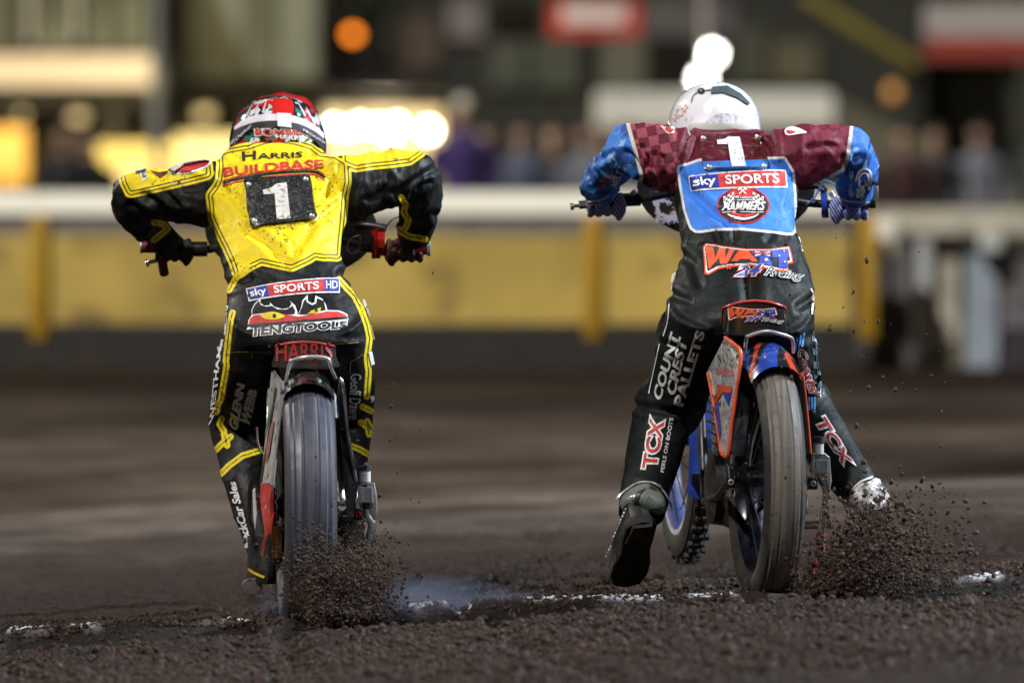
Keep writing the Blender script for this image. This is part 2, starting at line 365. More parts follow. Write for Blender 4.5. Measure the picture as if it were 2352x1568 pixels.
# ---- commentary box
cb = empty('commentary_box', P(570, 600, 72), None, 'pale grey panelled commentary box raised above the terrace', 'building')
pg = mat('pale_panel', (.17,.19,.15), .6, var=.2, vscale=.7)
bgbox(MB(), 395, -300, 742, 192, 72, 4).build('wall', mat('panel_grey', (.045,.05,.042), .7, var=.3), cb, False)
for x0, x1 in ((440, 560), (640, 728)):
    bgbox(MB(), x0, -60, x1, 180, 71.92, .07).build('panel', pg, cb, False)
bgbox(MB(), 567, -40, 632, 170, 71.93, .06).build('window', win_g, cb, False)
bgbox(MB(), 395, 196, 742, 240, 72.2, 4).build('floor_beam', wall_d, cb, False)
for x0 in (410, 560, 715): bgbox(MB(), x0, 240, x0+18, 670, 72.4, .2).build('leg', mat('column_grey', (.12,.12,.11)), cb, False)
bgbox(MB(), 395, 250, 742, 640, 75.5, .2).build('back_wall', mat('store_wall', (.22,.19,.10), .7, var=.3, vscale=.7), cb, False)
# ---- catering kiosk with bright lamps
ki = empty('catering_kiosk', P(890, 600, 55), None, 'brightly lit catering kiosk with cream counter behind the yellow-suited rider', 'kiosk')
KY = 55
bgbox(MB(), 745, 212, 1022, 246, KY-.4, .2).build('sign_board', mat('kiosk_sign', (.62,.50,.42), .5), ki, False)
bgbox(MB(), 735, 190, 1030, 210, KY-.5, 3).build('roof', wall_d, ki, False)
bgbox(MB(), 735, 248, 1030, 430, KY+2.2, .2).build('back_wall', mat('kiosk_wall', (.70,.60,.38), .6), ki, False)
bgbox(MB(), 735, 392, 1030, 640, KY, .5).build('counter', mat('kiosk_counter', (.66,.52,.18), .5), ki, False)
for x0 in (735, 1018): bgbox(MB(), x0, 248, x0+12, 392, KY, .2).build('post', mat('column_grey', (.12,.12,.11)), ki, False)
warm = emit('lamp_warm', (1, .86, .55), 16)
for i, (x, y, r) in enumerate(((765, 290, .05), (800, 296, .05), (828, 287, .055), (870, 292, .06), (912, 288, .06), (985, 300, .075), (900, 318, .04))):
    c = P(x, y, KY+.5); lo = MB().ball(c, r, 16, 10).build('lamp', warm, ki)
lamp('kiosk_lamp_light', 'POINT', P(880, 300, KY+.6), P(880, 400, KY), 120, (1, .85, .6), shadow_soft_size=.2)
# ---- added lamps under the left buildings, for their warm light
for i, (x, y) in enumerate(((40, 262), (180, 268), (470, 262), (640, 265))):
    s = empty('bulkhead_lamp', P(x, y, 70.6), None, ('warm bulkhead lamp under the grandstand near the orange board', 'warm bulkhead lamp under the grandstand right of the dark-clad spectator',
        'warm bulkhead lamp under the commentary box near its left leg', 'warm bulkhead lamp under the commentary box near its right leg')[i], 'lamp', 'lamps under the raised buildings')
    c = P(x, y, 72); MB().ball(c, (.1, .06, .06), 12, 8).build('glass', emit('lamp_dim', (1, .75, .35), .9) if 'lamp_dim' not in MATS else MATS['lamp_dim'], s)
    MB().box((c.x-.12, 71.95, c.z+.05), (c.x+.12, 72.05, c.z+.09)).build('housing', black_metal, s, False)
    lamp('bulkhead_light', 'POINT', (c.x, 66.6, c.z+.3), (c.x, 70, 0), 105, (1, .78, .42), shadow_soft_size=.1)  # added point light, set well forward of the glass to brighten the boards
# ---- orange street lamp
so = empty('street_lamp', P(810, 640, 95), None, 'orange sodium street lamp glowing in the dark gap between buildings', 'street lamp')
c = P(810, 80, 95); MB().ball(c, (.085, .085, .07), 14, 10).build('lamp_glass', emit('sodium', (1, .24, .015), 3.6), so)
MB().tube([(c.x, 95.4, 0), (c.x, 95.4, c.z+.2), (c.x, 95.2, c.z+.3), (c.x, 95, c.z+.2)], .05, 10).build('pole', black_metal, so)
# ---- clubhouse
ch = empty('clubhouse', P(1500, 600, 78), None, 'long olive grey clubhouse with dark windows behind the two riders', 'building')
CY = 78
cw = mat('clubhouse_wall', (.075,.080,.055), .7, var=.35, vscale=.5)
bgbox(MB(), 925, -300, 2120, 640, CY, 5).build('wall', mat('clubhouse_dark', (.018,.019,.013), .7, var=.4, vscale=.4), ch, False)
for x0, x1, y0, y1, mm in ((1125, 1210, 95, 205, cw), (1225, 1330, 92, 205, cw), (1345, 1370, 90, 205, win_d), (1378, 1480, 92, 205, mat('clubhouse_pale', (.13,.13,.09), .7)), (1495, 1580, 90, 205, win_d),
                           (1690, 1760, 60, 190, cw), (1775, 1880, 95, 190, mat('clubhouse_olive', (.10,.09,.05), .7)), (1480, 1690, 0, 85, mat('clubhouse_mauve', (.10,.09,.09), .7)),
                           (930, 1010, 40, 160, mat('clubhouse_brown', (.09,.06,.04), .7)), (1030, 1110, 0, 90, mat('clubhouse_lilac', (.22,.19,.19), .7)), (1130, 1230, 0, 70, win_d)):
    bgbox(MB(), x0, y0, x1, y1, CY-.07, .06).build('window' if mm is win_d else 'panel', mm, ch, False)
red_b = mat('sign_red', (.52,.05,.03), .5); wh_b = mat('sign_white', (.74,.66,.66), .5)
sign('hanging_sign', (1262, 4, 1470, 84), 74, red_b, 'red sign with a white middle above the clubhouse windows', [((1292, 12, 1438, 56), wh_b)])
sign('hanging_sign', (2124, 8, 2420, 140), 66, mat('sign_pale', (.40,.36,.34), .5), 'pale and red sign at the top right corner', [((2124, 86, 2420, 138), mat('sign_dull_red', (.30,.045,.03), .5))])
# ---- white marquee
mq = empty('marquee', P(1640, 640, 62), None, 'white marquee canopy behind the claret and blue rider', 'marquee')
mw = mat('marquee_white', (.74,.74,.66), .6, var=.15)
a0 = P(1375, 218, 62); a1 = P(1915, 218, 62); bz = P(0, 292, 62).z
MB().loft([[(x, 62, bz), (x, 62, a0.z), (x, 64, a0.z+.06), (x, 66, a0.z), (x, 66, bz)] for x in (a0.x, a1.x)]).build('canopy', mw, mq, False)
for x in (1382, 1640, 1905):
    c = P(x, 300, 62.1); MB().tube([(c.x, 62.1, 0), (c.x, 62.1, bz)], .03, 10).build('pole', silver, mq)
MB().box((a0.x+1.3, 65.9, 0), (a1.x, 65.98, bz)).build('back_sheet', mat('marquee_back', (.40,.38,.27), .6), mq, False)
# ---- floodlight lamps behind the white helmet
fl = empty('floodlight_mast', P(1622, 640, 58), None, 'mast with two glaring white floodlights right behind the white helmet', 'floodlight')
q = P(1622, 200, 58.4); MB().tube([(q.x, 58.4, 0), (q.x, 58.4, 3.2)], .045, 12).build('mast', silver, fl)
fw = emit('floodlight_white', (1, .98, .95), 60)
for x, y in ((1637, 124), (1612, 182)):
    c = P(x, y, 58); MB().ball(c, (.05, .04, .045), 14, 8).build('lamp', fw, fl)
    MB().lathe([(.03, .05), (.075, .03), (.09, -.03)], c+Vector((0, .08, 0)), 'y', 16).build('reflector', MATS.get('reflector_lit') or emit('reflector_lit', (1, .98, .95), .8), fl)  # reflectors emit faintly: a halo round the lamps, put into the material
# ---- steel stair on the right
sr = empty('steel_stair', P(2000, 640, 66), None, 'steel stair with a yellow diagonal handrail at the upper right', 'stair')
yr = mat('handrail_yellow', (.20,.16,.02), .5)
a = P(1845, -10, 66); c = P(2105, 152, 66)
MB().tube([a, c], .065, 10).build('handrail', yr, sr)
a = P(1925, 225, 66); c = P(2400, 470, 66)
MB().plate([a, c, c+Vector((0, 0, -.55)), a+Vector((0, 0, -.55))], .08, (0, 1, 0)).build('stringer', mat('stringer', (.13,.12,.075), .6, var=.3), sr, False)
for k in range(9):
    t = k/8; p = a.lerp(c, t); MB().box((p.x-.12, 66.1, p.z-.1), (p.x+.12, 67.2, p.z-.05)).build('tread', mat('tread', (.12,.12,.11), .6), sr, False)
for x in (2095, 2330):
    p = P(x, 330, 66.2); MB().box((p.x-.06, 66.15, 0), (p.x+.06, 66.27, 3.5)).build('post', wall_d, sr, False)
bs = empty('pavilion', P(2250, 640, 80), None, 'dark pavilion wall closing the view at the right edge', 'building')
bgbox(MB(), 2118, -300, 2700, 640, 80, 3).build('wall', mat('pavilion_wall', (.028,.028,.020), .7, var=.5, vscale=.5), bs, False)
bgbox(MB(), 2170, 170, 2352, 330, 79.9, .08).build('panel', mat('pavilion_panel', (.12,.12,.09), .7, var=.3), bs, False)
bgbox(MB(), 2150, 345, 2500, 440, 79.88, .08).build('panel', mat('pavilion_low', (.075,.08,.07), .7), bs, False)
ol = empty('wall_lamp', P(2052, 220, 77), None, 'small dim orange wall lamp below the yellow handrail', 'lamp')
MB().ball(P(2052, 215, 76.8), (.09, .06, .11), 12, 8).build('glass', emit('amber', (1, .5, .12), .045), ol)
MB().box(tuple(P(2040, 200, 77.0)), tuple(P(2064, 190, 77.1))).build('bracket', black_metal, ol, False)

# ---- spectators and track staff
def remesh(mb, voxel, smooth_it=4, name='body'):
    me = bpy.data.meshes.new('tmp'); me.from_pydata([tuple(v) for v in mb.v], [], mb.f); me.update()
    bm = bmesh.new(); bm.from_mesh(me); bmesh.ops.recalc_face_normals(bm, faces=bm.faces); bm.to_mesh(me); bm.free()
    o = bpy.data.objects.new('tmp', me); COL.objects.link(o)
    md = o.modifiers.new('r', 'REMESH'); md.mode = 'VOXEL'; md.voxel_size = voxel; md.use_smooth_shade = True
    if smooth_it:
        sm = o.modifiers.new('s', 'SMOOTH'); sm.iterations = smooth_it; sm.factor = .5
    dg = bpy.context.evaluated_depsgraph_get(); out = bpy.data.meshes.new_from_object(o.evaluated_get(dg))
    bpy.data.objects.remove(o); out.name = name; return out
def ell(c, rx, ry, n=20, e=2.0):
    r = []
    for j in range(n):
        a = 2*math.pi*j/n; ca, sa = math.cos(a), math.sin(a)
        r.append(Vector(c)+Vector((rx*math.copysign(abs(ca)**(2/e), ca), ry*math.copysign(abs(sa)**(2/e), sa), 0)))
    return r
def standing(arms=0):
    m_ = MB()
    m_.loft([ell((0, 0, z), rx, ry) for z, rx, ry in ((.80, .16, .12), (.95, .175, .125), (1.08, .16, .11), (1.25, .18, .125), (1.38, .19, .115), (1.44, .13, .09), (1.50, .06, .06), (1.56, .055, .06))])
    m_.loft([ell((0, -.01, z), r1, r2) for z, r1, r2 in ((1.52, .05, .06), (1.56, .068, .085), (1.62, .078, .098), (1.68, .077, .095), (1.73, .06, .075), (1.76, .025, .03))])
    m_.ball((0, -.105, 1.625), (.016, .02, .025)); 
    for s in (-1, 1):
        m_.ball((s*.08, 0, 1.63), (.014, .022, .032))
        m_.tube([(s*.085, 0, .9), (s*.10, -.01, .5), (s*.10, .02, .12), (s*.10, 0, .04)], [.095, .068, .05, .045])
        m_.loft([ell((s*.11, -.05, z), a, b2) for z, a, b2 in ((0, .045, .12), (.04, .046, .12), (.08, .04, .09))])
        if arms == 0: pts = [(s*.20, 0, 1.38), (s*.25, .02, 1.10), (s*.24, -.08, .86), (s*.235, -.10, .78)]
        else: pts = [(s*.20, 0, 1.38), (s*.25, -.02, 1.10), (s*.10, -.20, 1.08), (s*.03, -.22, 1.10)]
        m_.tube(pts, [.06, .048, .038, .036])
        h = Vector(pts[-1])
        for k in range(4): m_.tube([h+Vector(((k-1.5)*.017, 0, 0)), h+Vector(((k-1.5)*.018, -.02, -.085-.01*(k in (1, 2)))) ], .010, 6)
        m_.tube([h, h+Vector((-s*.03, -.03, -.045))], .011, 6)
    return remesh(m_, .014, 3, 'person')
def cloth(name, top, leg, hair=(.03,.02,.015), hat=None):
    m, N, L, b = nodes_of(name); tc = N.new('ShaderNodeTexCoord'); sp_ = N.new('ShaderNodeSeparateXYZ'); L.new(tc.outputs['Object'], sp_.inputs[0])
    z = sp_.outputs[2]; c = mix(N, L, mrange(N, L, z, .10, .101), (.01,.01,.01), leg)
    c = mix(N, L, mrange(N, L, z, .90, .91), c, top); c = mix(N, L, mrange(N, L, z, 1.485, 1.49), c, (.42,.26,.19))
    c = mix(N, L, mrange(N, L, z, 1.675, 1.68), c, hat or hair); finish(N, L, b, c, .75); return m
per = [standing(0), standing(1)]
def person(px, Y0, k, m, label, rz=0, h=1.0, grp='spectators behind the fence', z0=.012):
    Y = Y0+7; o = bpy.data.objects.new('person', per[k]); s = S(Y)
    if not per[k].materials: per[k].materials.append(m)
    o.location = ((px-1176)*s, Y, z0); o.rotation_euler = (0, 0, R(rz)); o.scale = (h, h, h); COL.objects.link(o)
    o.material_slots[0].link = 'OBJECT'; o.material_slots[0].material = m
    tag(o, label, 'person', grp); return o
dk = cloth('dark_clothes', (.012,.012,.012), (.012,.012,.014)); br = cloth('brown_clothes', (.030,.013,.009), (.012,.01,.01)); gy = cloth('greyblue_clothes', (.085,.10,.15), (.02,.02,.03))
pu = cloth('purple_clothes', (.045,.025,.13), (.02,.015,.02), hat=(.60,.62,.48)); wt = cloth('white_clothes', (.15,.155,.19), (.03,.03,.04)); ol_ = cloth('olive_clothes', (.03,.03,.018), (.03,.03,.03))
lb = cloth('paleblue_clothes', (.30,.38,.46), (.030,.025,.035), hat=(.7,.72,.72)); mr = cloth('maroon_clothes', (.035,.010,.010), (.012,.012,.015))
person(150, 46, 1, dk, 'spectator in black jacket with folded arms at the far left', 0, 1.0)
person(206, 47, 0, dk, 'spectator in black coat right beside the far left spectator with folded arms', 5, .97)
person(1062, 44, 0, pu, 'tall spectator in purple top and pale hat, left end of the crowd', 10, 1.12)
person(1052, 49, 0, br, 'spectator in brown coat half behind the purple-topped spectator', 0, 1)
person(1120, 47, 1, mr, 'spectator in maroon coat with arms folded, right of the purple-topped one', -10)
person(1200, 45, 0, gy, 'spectator in grey-blue jacket midway between the two riders', 5)
person(1275, 48, 1, br, 'spectator in brown coat with arms folded between the two riders', 8)
person(1345, 46, 0, wt, 'spectator in white top near the blue sleeve of the claret rider', -6)
person(1392, 48, 1, ol_, 'spectator in olive coat just left of the white-topped one at the blue sleeve', 0, .98)
person(1440, 47, 0, wt, 'spectator in white top hidden partly behind the claret rider left elbow', 4)
person(1935, 50, 0, ol_, 'spectator in olive coat right of the claret rider right elbow', 6)
person(2080, 49, 1, mr, 'spectator in maroon coat below the dim orange wall lamp', -5)
person(2150, 50, 0, dk, 'spectator in black coat between maroon coat and the right edge', 0)
person(2250, 58, 0, wt, 'spectator in white top below the pale and red sign', 0, 1.05)
# ---- dark trees closing the background
leaf_m = mat('leaf', (.022,.032,.011), .6, var=.5, vscale=.8); bark = mat('bark', (.05,.035,.025), .8)
def tree(px, Y, h, rad, label, seed):
    rr = random.Random(seed); s = S(Y); x = (px-1176)*s
    t = empty('tree', (x, Y, 0), None, label, 'tree', 'trees behind the buildings')
    m_ = MB().tube([(x, Y, -.1), (x+.1, Y, h*.3), (x, Y+.1, h*.7)], [.22, .16, .06], 10)
    for k in range(7):
        a = rr.uniform(0, 6.28); z = h*rr.uniform(.25, .6); m_.tube([(x, Y, z), (x+rad*.7*math.cos(a), Y+rad*.7*math.sin(a), z+h*.2)], [.08, .02], 6)
    m_.build('trunk', bark, t)
    cl = [(x+rr.gauss(0, rad*.45), Y+rr.gauss(0, rad*.4), h*rr.uniform(.3, 1)) for k in range(26)]
    m_ = MB()
    for k in range(1500):
        c = rr.choice(cl); p = Vector((rr.gauss(c[0], rad*.16), rr.gauss(c[1], rad*.16), rr.gauss(c[2], rad*.14)))
        u = Vector((rr.gauss(0, 1), rr.gauss(0, 1), rr.gauss(0, 1))).normalized()*.16; v = u.orthogonal().normalized()*.09
        m_.add([p-u, p+v, p+u, p-v], [(0, 1, 2, 3)])
    m_.build('crown', leaf_m, t, False)
tree(770, 105, 8, 2.4, 'dark tree left of the orange street lamp, in the gap beside the commentary box', 1)
tree(900, 110, 9, 2.8, 'dark tree right of the orange street lamp, beside the clubhouse', 2)
tree(380, 112, 10, 3, 'dark tree behind the steel column and grandstand roof', 3)
tree(2100, 112, 10, 3, 'dark tree behind the gap between clubhouse and pavilion', 4)
hl = MB().box((-80, 130, -1), (80, 134, 9)).build('boundary_bank', mat('bank_dark', (.008,.009,.005), .9, var=.5, vscale=.3), None, False); tag(hl, None, None, kind='structure')
# ================================================================== RIDERS: tools
from mathutils import noise as mnoise
CAM = Vector((0, -CD, CH))
z1 = zm(400, 340, 1800, 2335); z2 = zm(700, 1050, 1700, 2240); z3 = zm(700, 1650, 1800, 1916); zH = zm(860, 350, 1340, 2352)
z4 = zm(2200, 300, 3600, 2335); z5 = zm(2400, 900, 3600, 2352); z6 = zm(2350, 1500, 3750, 2311); z7 = zm(2750, 1350, 3300, 1327); z8 = zm(1000, 1350, 1550, 1327)
zA = zm(430, 620, 900, 1445); zT = zm(800, 1250, 1100, 672); zF = zm(2250, 450, 2800, 1916); zG = zm(3100, 450, 3600, 1568); zB = zm(1330, 850, 1780, 2352)
TX = {}
def text2d(s, bold=.0, shear=0.):
    k = (s, bold, shear)
    if k in TX: return TX[k]
    cu = bpy.data.curves.new('t', 'FONT'); cu.body = s; cu.offset = bold; cu.shear = shear; cu.resolution_u = 3; cu.fill_mode = 'FRONT'
    o = bpy.data.objects.new('t', cu); COL.objects.link(o); dg = bpy.context.evaluated_depsgraph_get()
    me = bpy.data.meshes.new_from_object(o.evaluated_get(dg)); bpy.data.objects.remove(o)
    bm = bmesh.new(); bm.from_mesh(me); bmesh.ops.remove_doubles(bm, verts=bm.verts, dist=1e-5); bmesh.ops.triangulate(bm, faces=bm.faces)
    bm.verts.index_update(); v = np.array([(q.co.x, q.co.y) for q in bm.verts]); f = [tuple(q.index for q in g.verts) for g in bm.faces]; bm.free()
    TX[k] = (v, f); return TX[k]
def tq(s, quad, bold=.0, shear=0., arch=0, ref=None):    # text mapped into a picture quad TL,TR,BR,BL
    v, f = text2d(s, bold, shear); r = v if ref is None else text2d(s, ref, shear)[0]
    lo = r.min(0); hi = r.max(0); uv = (v-lo)/(hi-lo); u = uv[:, :1]; w_ = uv[:, 1:]
    TL, TR, BR, BL = [np.array(q) for q in quad]
    p = (TL*(1-u)+TR*u)*w_+(BL*(1-u)+BR*u)*(1-w_)
    p[:, 1] -= arch*4*(u*(1-u))[:, 0]
    return p, f
def poly(pts): return np.array(pts, float), [tuple(range(len(pts)))]
def strip(pts, wd, close=False):
    pts = [np.array(p, float) for p in pts]; n = len(pts); v = []; f = []
    wd = wd if hasattr(wd, '__len__') else [wd]*n
    for i in range(n):
        a = pts[(i-1) % n] if close else pts[max(i-1, 0)]; b2 = pts[(i+1) % n] if close else pts[min(i+1, n-1)]
        t = (b2-a)/(np.linalg.norm(b2-a)+1e-9); nn = np.array([-t[1], t[0]])*wd[i]/2; v += [pts[i]+nn, pts[i]-nn]
    for i in range(n if close else n-1):
        j = (i+1) % n; f.append((2*i, 2*j, 2*j+1, 2*i+1))
    return np.array(v), f
def ellipse(cx, cy, rx, ry, n=28, a0=0, a1=360, rot=0):
    o = []
    for k in range(n):
        a = R(a0+(a1-a0)*k/(n if a1-a0 == 360 else n-1)); x, y = rx*math.cos(a), ry*math.sin(a); c, s = math.cos(R(rot)), math.sin(R(rot))
        o.append((cx+x*c-y*s, cy+x*s+y*c))
    return o
def smooth_pts(pts, k=6, close=False):            # Catmull-Rom
    pts = [np.array(p, float) for p in pts]; n = len(pts); o = []
    for i in range(n if close else n-1):
        p0, p1, p2, p3 = [pts[j % n] if close else pts[min(max(j, 0), n-1)] for j in (i-1, i, i+1, i+2)]
        for q in range(k):
            t = q/k; o.append(.5*((2*p1)+(-p0+p2)*t+(2*p0-5*p1+4*p2-p3)*t*t+(-p0+3*p1-3*p2+p3)*t**3))
    if not close: o.append(pts[-1])
    return o
def decal(name, shp, m, bvh, parent, eps=.0022, maxlen=5., thick=0., label=None, smooth=True):
    v, f = shp; bm = bmesh.new(); vs = [bm.verts.new((x, y, 0)) for x, y in v]
    for q in f:
        try: bm.faces.new([vs[i] for i in q])
        except ValueError: pass
    bm.normal_update(); bmesh.ops.triangulate(bm, faces=bm.faces)
    for it in range(5):
        e = [q for q in bm.edges if q.calc_length() > maxlen]
        if not e: break
        bmesh.ops.subdivide_edges(bm, edges=e, cuts=1); bmesh.ops.triangulate(bm, faces=bm.faces)
    comp = {}; k = 0
    for q in bm.verts:
        if q in comp: continue
        st_ = [q]; comp[q] = k
        while st_:
            a = st_.pop()
            for e in a.link_edges:
                b2 = e.other_vert(a)
                if b2 not in comp: comp[b2] = k; st_.append(b2)
        k += 1
    miss = []; dep = []
    for q in bm.verts:
        px, py = q.co.x, q.co.y; d = (P(px, py, 0)-CAM).normalized(); h = bvh.ray_cast(CAM, d)
        if h[0] is None: miss.append((q, px, py)); continue
        n_ = h[1] if h[1].dot(d) < 0 else -h[1]
        q.co = h[0]+n_*(eps+.0003*(comp[q] % 3))-d*.0006; dep.append(q.co.y)
    md_ = sum(dep)/len(dep) if dep else .3
    for q, px, py in miss:
        c = P(px, py, md_); h = bvh.find_nearest(c); q.co = P(px, py, h[0].y-.004) if h[0] is not None else c
    if thick:
        r = bmesh.ops.extrude_face_region(bm, geom=bm.faces[:])
        for q in [g for g in r['geom'] if isinstance(g, bmesh.types.BMVert)]: q.co += (CAM-q.co).normalized()*thick
    bmesh.ops.recalc_face_normals(bm, faces=bm.faces)
    if not thick:
        for g in bm.faces:
            if g.normal.y > 0: g.normal_flip()
    me = bpy.data.meshes.new(name); bm.to_mesh(me); bm.free(); me.materials.append(m)
    if smooth: me.polygons.foreach_set('use_smooth', [True]*len(me.polygons)); 
    if thick: me.set_sharp_from_angle(angle=R(50))
    o = link(bpy.data.objects.new(name, me), parent)
    if label: o['label'] = label
    return o
def cutting(shapes):                              # join 2D shapes into one
    V = []; Fc = []; n = 0
    for v, f in shapes: V.append(v); Fc += [tuple(i+n for i in q) for q in f]; n += len(v)
    return np.concatenate(V), Fc
def seg_dist(p, a, b2):
    a = np.array(a, float); b2 = np.array(b2, float); d = b2-a; t = np.clip(((p-a)@d)/(d@d+1e-9), 0, 1)
    return np.linalg.norm(p-(a+t[:, None]*d), axis=1)
def sdf(p, pts):                                  # signed distance, + inside
    n = len(pts); d = np.min([seg_dist(p, pts[i], pts[(i+1) % n]) for i in range(n)], 0); ins = np.zeros(len(p), bool)
    for i in range(n):
        x1, y1 = pts[i]; x2, y2 = pts[(i+1) % n]
        with np.errstate(divide='ignore', invalid='ignore'):
            c = ((y1 > p[:, 1]) != (y2 > p[:, 1])) & (p[:, 0] < (x2-x1)*(p[:, 1]-y1)/((y2-y1) or 1e-9)+x1)
        ins ^= c
    return np.where(ins, d, -d)
def ldist(p, lines_): return np.min([seg_dist(p, l[i], l[i+1]) for l in lines_ for i in range(len(l)-1)], 0)
def limb(mb, pts, n=20):                          # pts: px, py, y, half-width px, half-depth m
    q = [P(a[0], a[1], a[2]) for a in pts]; c = smooth_pts([tuple(q[i])+(pts[i][3]*S(pts[i][2]), pts[i][4]) for i in range(len(pts))], 4)
    rings = []
    for i, a in enumerate(c):
        p = Vector(a[:3]); t = (Vector(c[min(i+1, len(c)-1)][:3])-Vector(c[max(i-1, 0)][:3])).normalized()
        u = Vector((0, 1, 0)); u = (u-t*u.dot(t)).normalized(); v = t.cross(u)
        rings.append([p+v*math.cos(w_)*a[3]+u*math.sin(w_)*a[4] for w_ in [2*math.pi*j/n for j in range(n)]])
    mb.loft(rings)
def torso(mb, rows, n=32):                        # rows: py, left px, right px, rear depth, thickness
    rr = smooth_pts(rows, 4); rings = []
    for py, l, r, y, th in rr:
        yc = y+th/2; a = P(l, py, yc); b2 = P(r, py, yc)
        rings.append(ell(((a.x+b2.x)/2, yc, a.z), (b2.x-a.x)/2, th/2, n, 2.5))
    mb.loft(rings)
def wrinkle(me, fold, amp, creases=()):
    n = len(me.vertices); co = np.empty(n*3, np.float32); me.vertices.foreach_get('co', co); co = co.reshape(-1, 3)
    no = np.empty(n*3, np.float32); me.vertices.foreach_get('normal', no); no = no.reshape(-1, 3)
    px = PX(co); d = np.zeros(n)
    for i in range(n):
        sx, sy, sz, am = fold(px[i, 0], px[i, 1]); c = co[i]
        if am == 0: continue
        warp = mnoise.noise(Vector((c[0]*5, c[1]*5, c[2]*5)))*.6
        a = mnoise.noise(Vector((c[0]*sx+warp, c[1]*sy, c[2]*sz+warp))); b2 = mnoise.noise(Vector((c[0]*sx*2.1+5, c[1]*sy*2.1, c[2]*sz*2.1+warp)))
        d[i] = am*((1-abs(a))**4*1.2-.55+.45*((1-abs(b2))**3-.4))
    d = d*amp
    for pts, wd, am in creases:                     # hand-placed folds: polyline in the picture, half-width px, depth m
        q = np.min([seg_dist(px, pts[i], pts[i+1]) for i in range(len(pts)-1)], 0); d = d+np.where(no[:, 1] < .35, am*(np.exp(-(q/wd)**2)-.5*np.exp(-((q-1.9*wd)/wd)**2)), 0)
    co = co+no*d[:, None]; me.vertices.foreach_set('co', co.ravel().astype(np.float32)); me.update()
    me.polygons.foreach_set('use_smooth', np.ones(len(me.polygons), bool))
    return co
def bvh_of(me): return BVHTree.FromPolygons([v.co.copy() for v in me.vertices], [tuple(p.vertices) for p in me.polygons])
def bvh_obs(obs):
    V = []; Fc = []
    for o in obs:
        n = len(V); V += [v.co.copy() for v in o.data.vertices]; Fc += [tuple(i+n for i in p.vertices) for p in o.data.polygons]
    return BVHTree.FromPolygons(V, Fc)
def fattr(me, name, val): a = me.attributes.new(name, 'FLOAT', 'POINT'); a.data.foreach_set('value', np.asarray(val, np.float32))
class Suit:                                       # layered cloth material driven by distances to seams stored on the mesh
    def __init__(s, name, base): s.m, s.N, s.L, s.b = nodes_of(name); s.c = s.leather(base); s.at = {}
    def leather(s, c, var=.22): return mix(s.N, s.L, mrange(s.N, s.L, noise(s.N, s.L, 14, 4), .3, .7), tuple(q*(1-var) for q in c), tuple(min(1, q*(1+var)) for q in c))
    def attr(s, a):
        if a not in s.at: n = s.N.new('ShaderNodeAttribute'); n.attribute_name = a; s.at[a] = n.outputs['Fac']
        return s.at[a]
    def layer(s, a, lo, hi, col):
        f = mrange(s.N, s.L, s.attr(a), lo-.6, lo+.6)
        if hi is not None: f = math_(s.N, s.L, 'MULTIPLY', f, mrange(s.N, s.L, s.attr(a), hi-.6, hi+.6, 1, 0))
        s.c = mix(s.N, s.L, f, s.c, col if hasattr(col, 'is_linked') else s.leather(col, .10))
    def done(s, dirt=.2, rough=.5, sheen=.0):
        d = math_(s.N, s.L, 'MULTIPLY', mrange(s.N, s.L, noise(s.N, s.L, 110, 5), .66-dirt*.25, .72-dirt*.25), mrange(s.N, s.L, noise(s.N, s.L, 7, 3), .42, .6))
        s.c = mix(s.N, s.L, d, s.c, (.035,.025,.017))
        s.c = mix(s.N, s.L, mrange(s.N, s.L, noise(s.N, s.L, 5, 6), .5, .75, 0, .22), s.c, (.030,.022,.014))
        finish(s.N, s.L, s.b, s.c, rough, 0, .35, 75, bdist=.006, rvar=.12); s.b.inputs['Specular IOR Level'].default_value = .22
        return s.m
def glove(side, c0, ax, wrist, r, m, name, parent, thumb_m=None):
    # c0: picture point (px,py,y) at the middle of the fist, ax: unit bar direction pointing outwards, wrist: 3D point
    c = P(*c0); ax = Vector(ax).normalized(); back = Vector((0, -1, 0)); back = (back-ax*back.dot(ax)).normalized(); up = ax.cross(back)
    if up.z < 0: up = -up
    m_ = MB(); ra = r+.010
    for i, (off, end, fr) in enumerate(((-.036, 258, .0105), (-.012, 275, .0112), (.012, 268, .0108), (.035, 240, .0095))):
        pts = []
        for k in range(7):
            a = R(60+(end-60)*k/6); q = ra*(1.12 if k in (2, 4) else 1.0)   # knuckles
            pts.append(c+ax*off+(up*math.cos(a)-back*math.sin(a))*q)
        m_.tube(pts, [fr*1.12, fr*1.1, fr*1.12, fr, fr*1.02, fr*.95, fr*.8], 10); m_.ball(pts[-1], fr*.8, 8, 6)
    pal = [c+up*(ra*.75)+back*.012, c+up*(ra+.006)+back*.028]
    w_ = Vector(wrist)
    rings = []
    for k in range(6):                             # palm tapering into the wrist
        t = k/5; p = (c+up*(r*.9)+back*.006).lerp(w_, t); hw = .047*(1-t)+.032*t; hh = .019*(1-t)+.028*t
        d = (w_-c).normalized(); v = ax; u = d.cross(v).normalized()
        rings.append([p+v*math.cos(a)*hw+u*math.sin(a)*hh for a in [2*math.pi*j/16 for j in range(16)]])
    m_.loft(rings)
    b0 = c-ax*.042+up*.012+back*.014                # thumb leaves the inner side of the palm and closes under the bar
    m_.tube([b0+up*.012, b0-ax*.012-up*.012+back*.006, b0-ax*.010-up*.036+back*.004, b0-ax*.002-up*.052-back*.002], [.015, .0145, .013, .010], 10)
    m_.ball(b0-ax*.002-up*.052-back*.002, .0098, 8, 6)
    me = remesh(m_, .0032, 3, name); me.materials.append(m); return link(bpy.data.objects.new(name, me), parent)
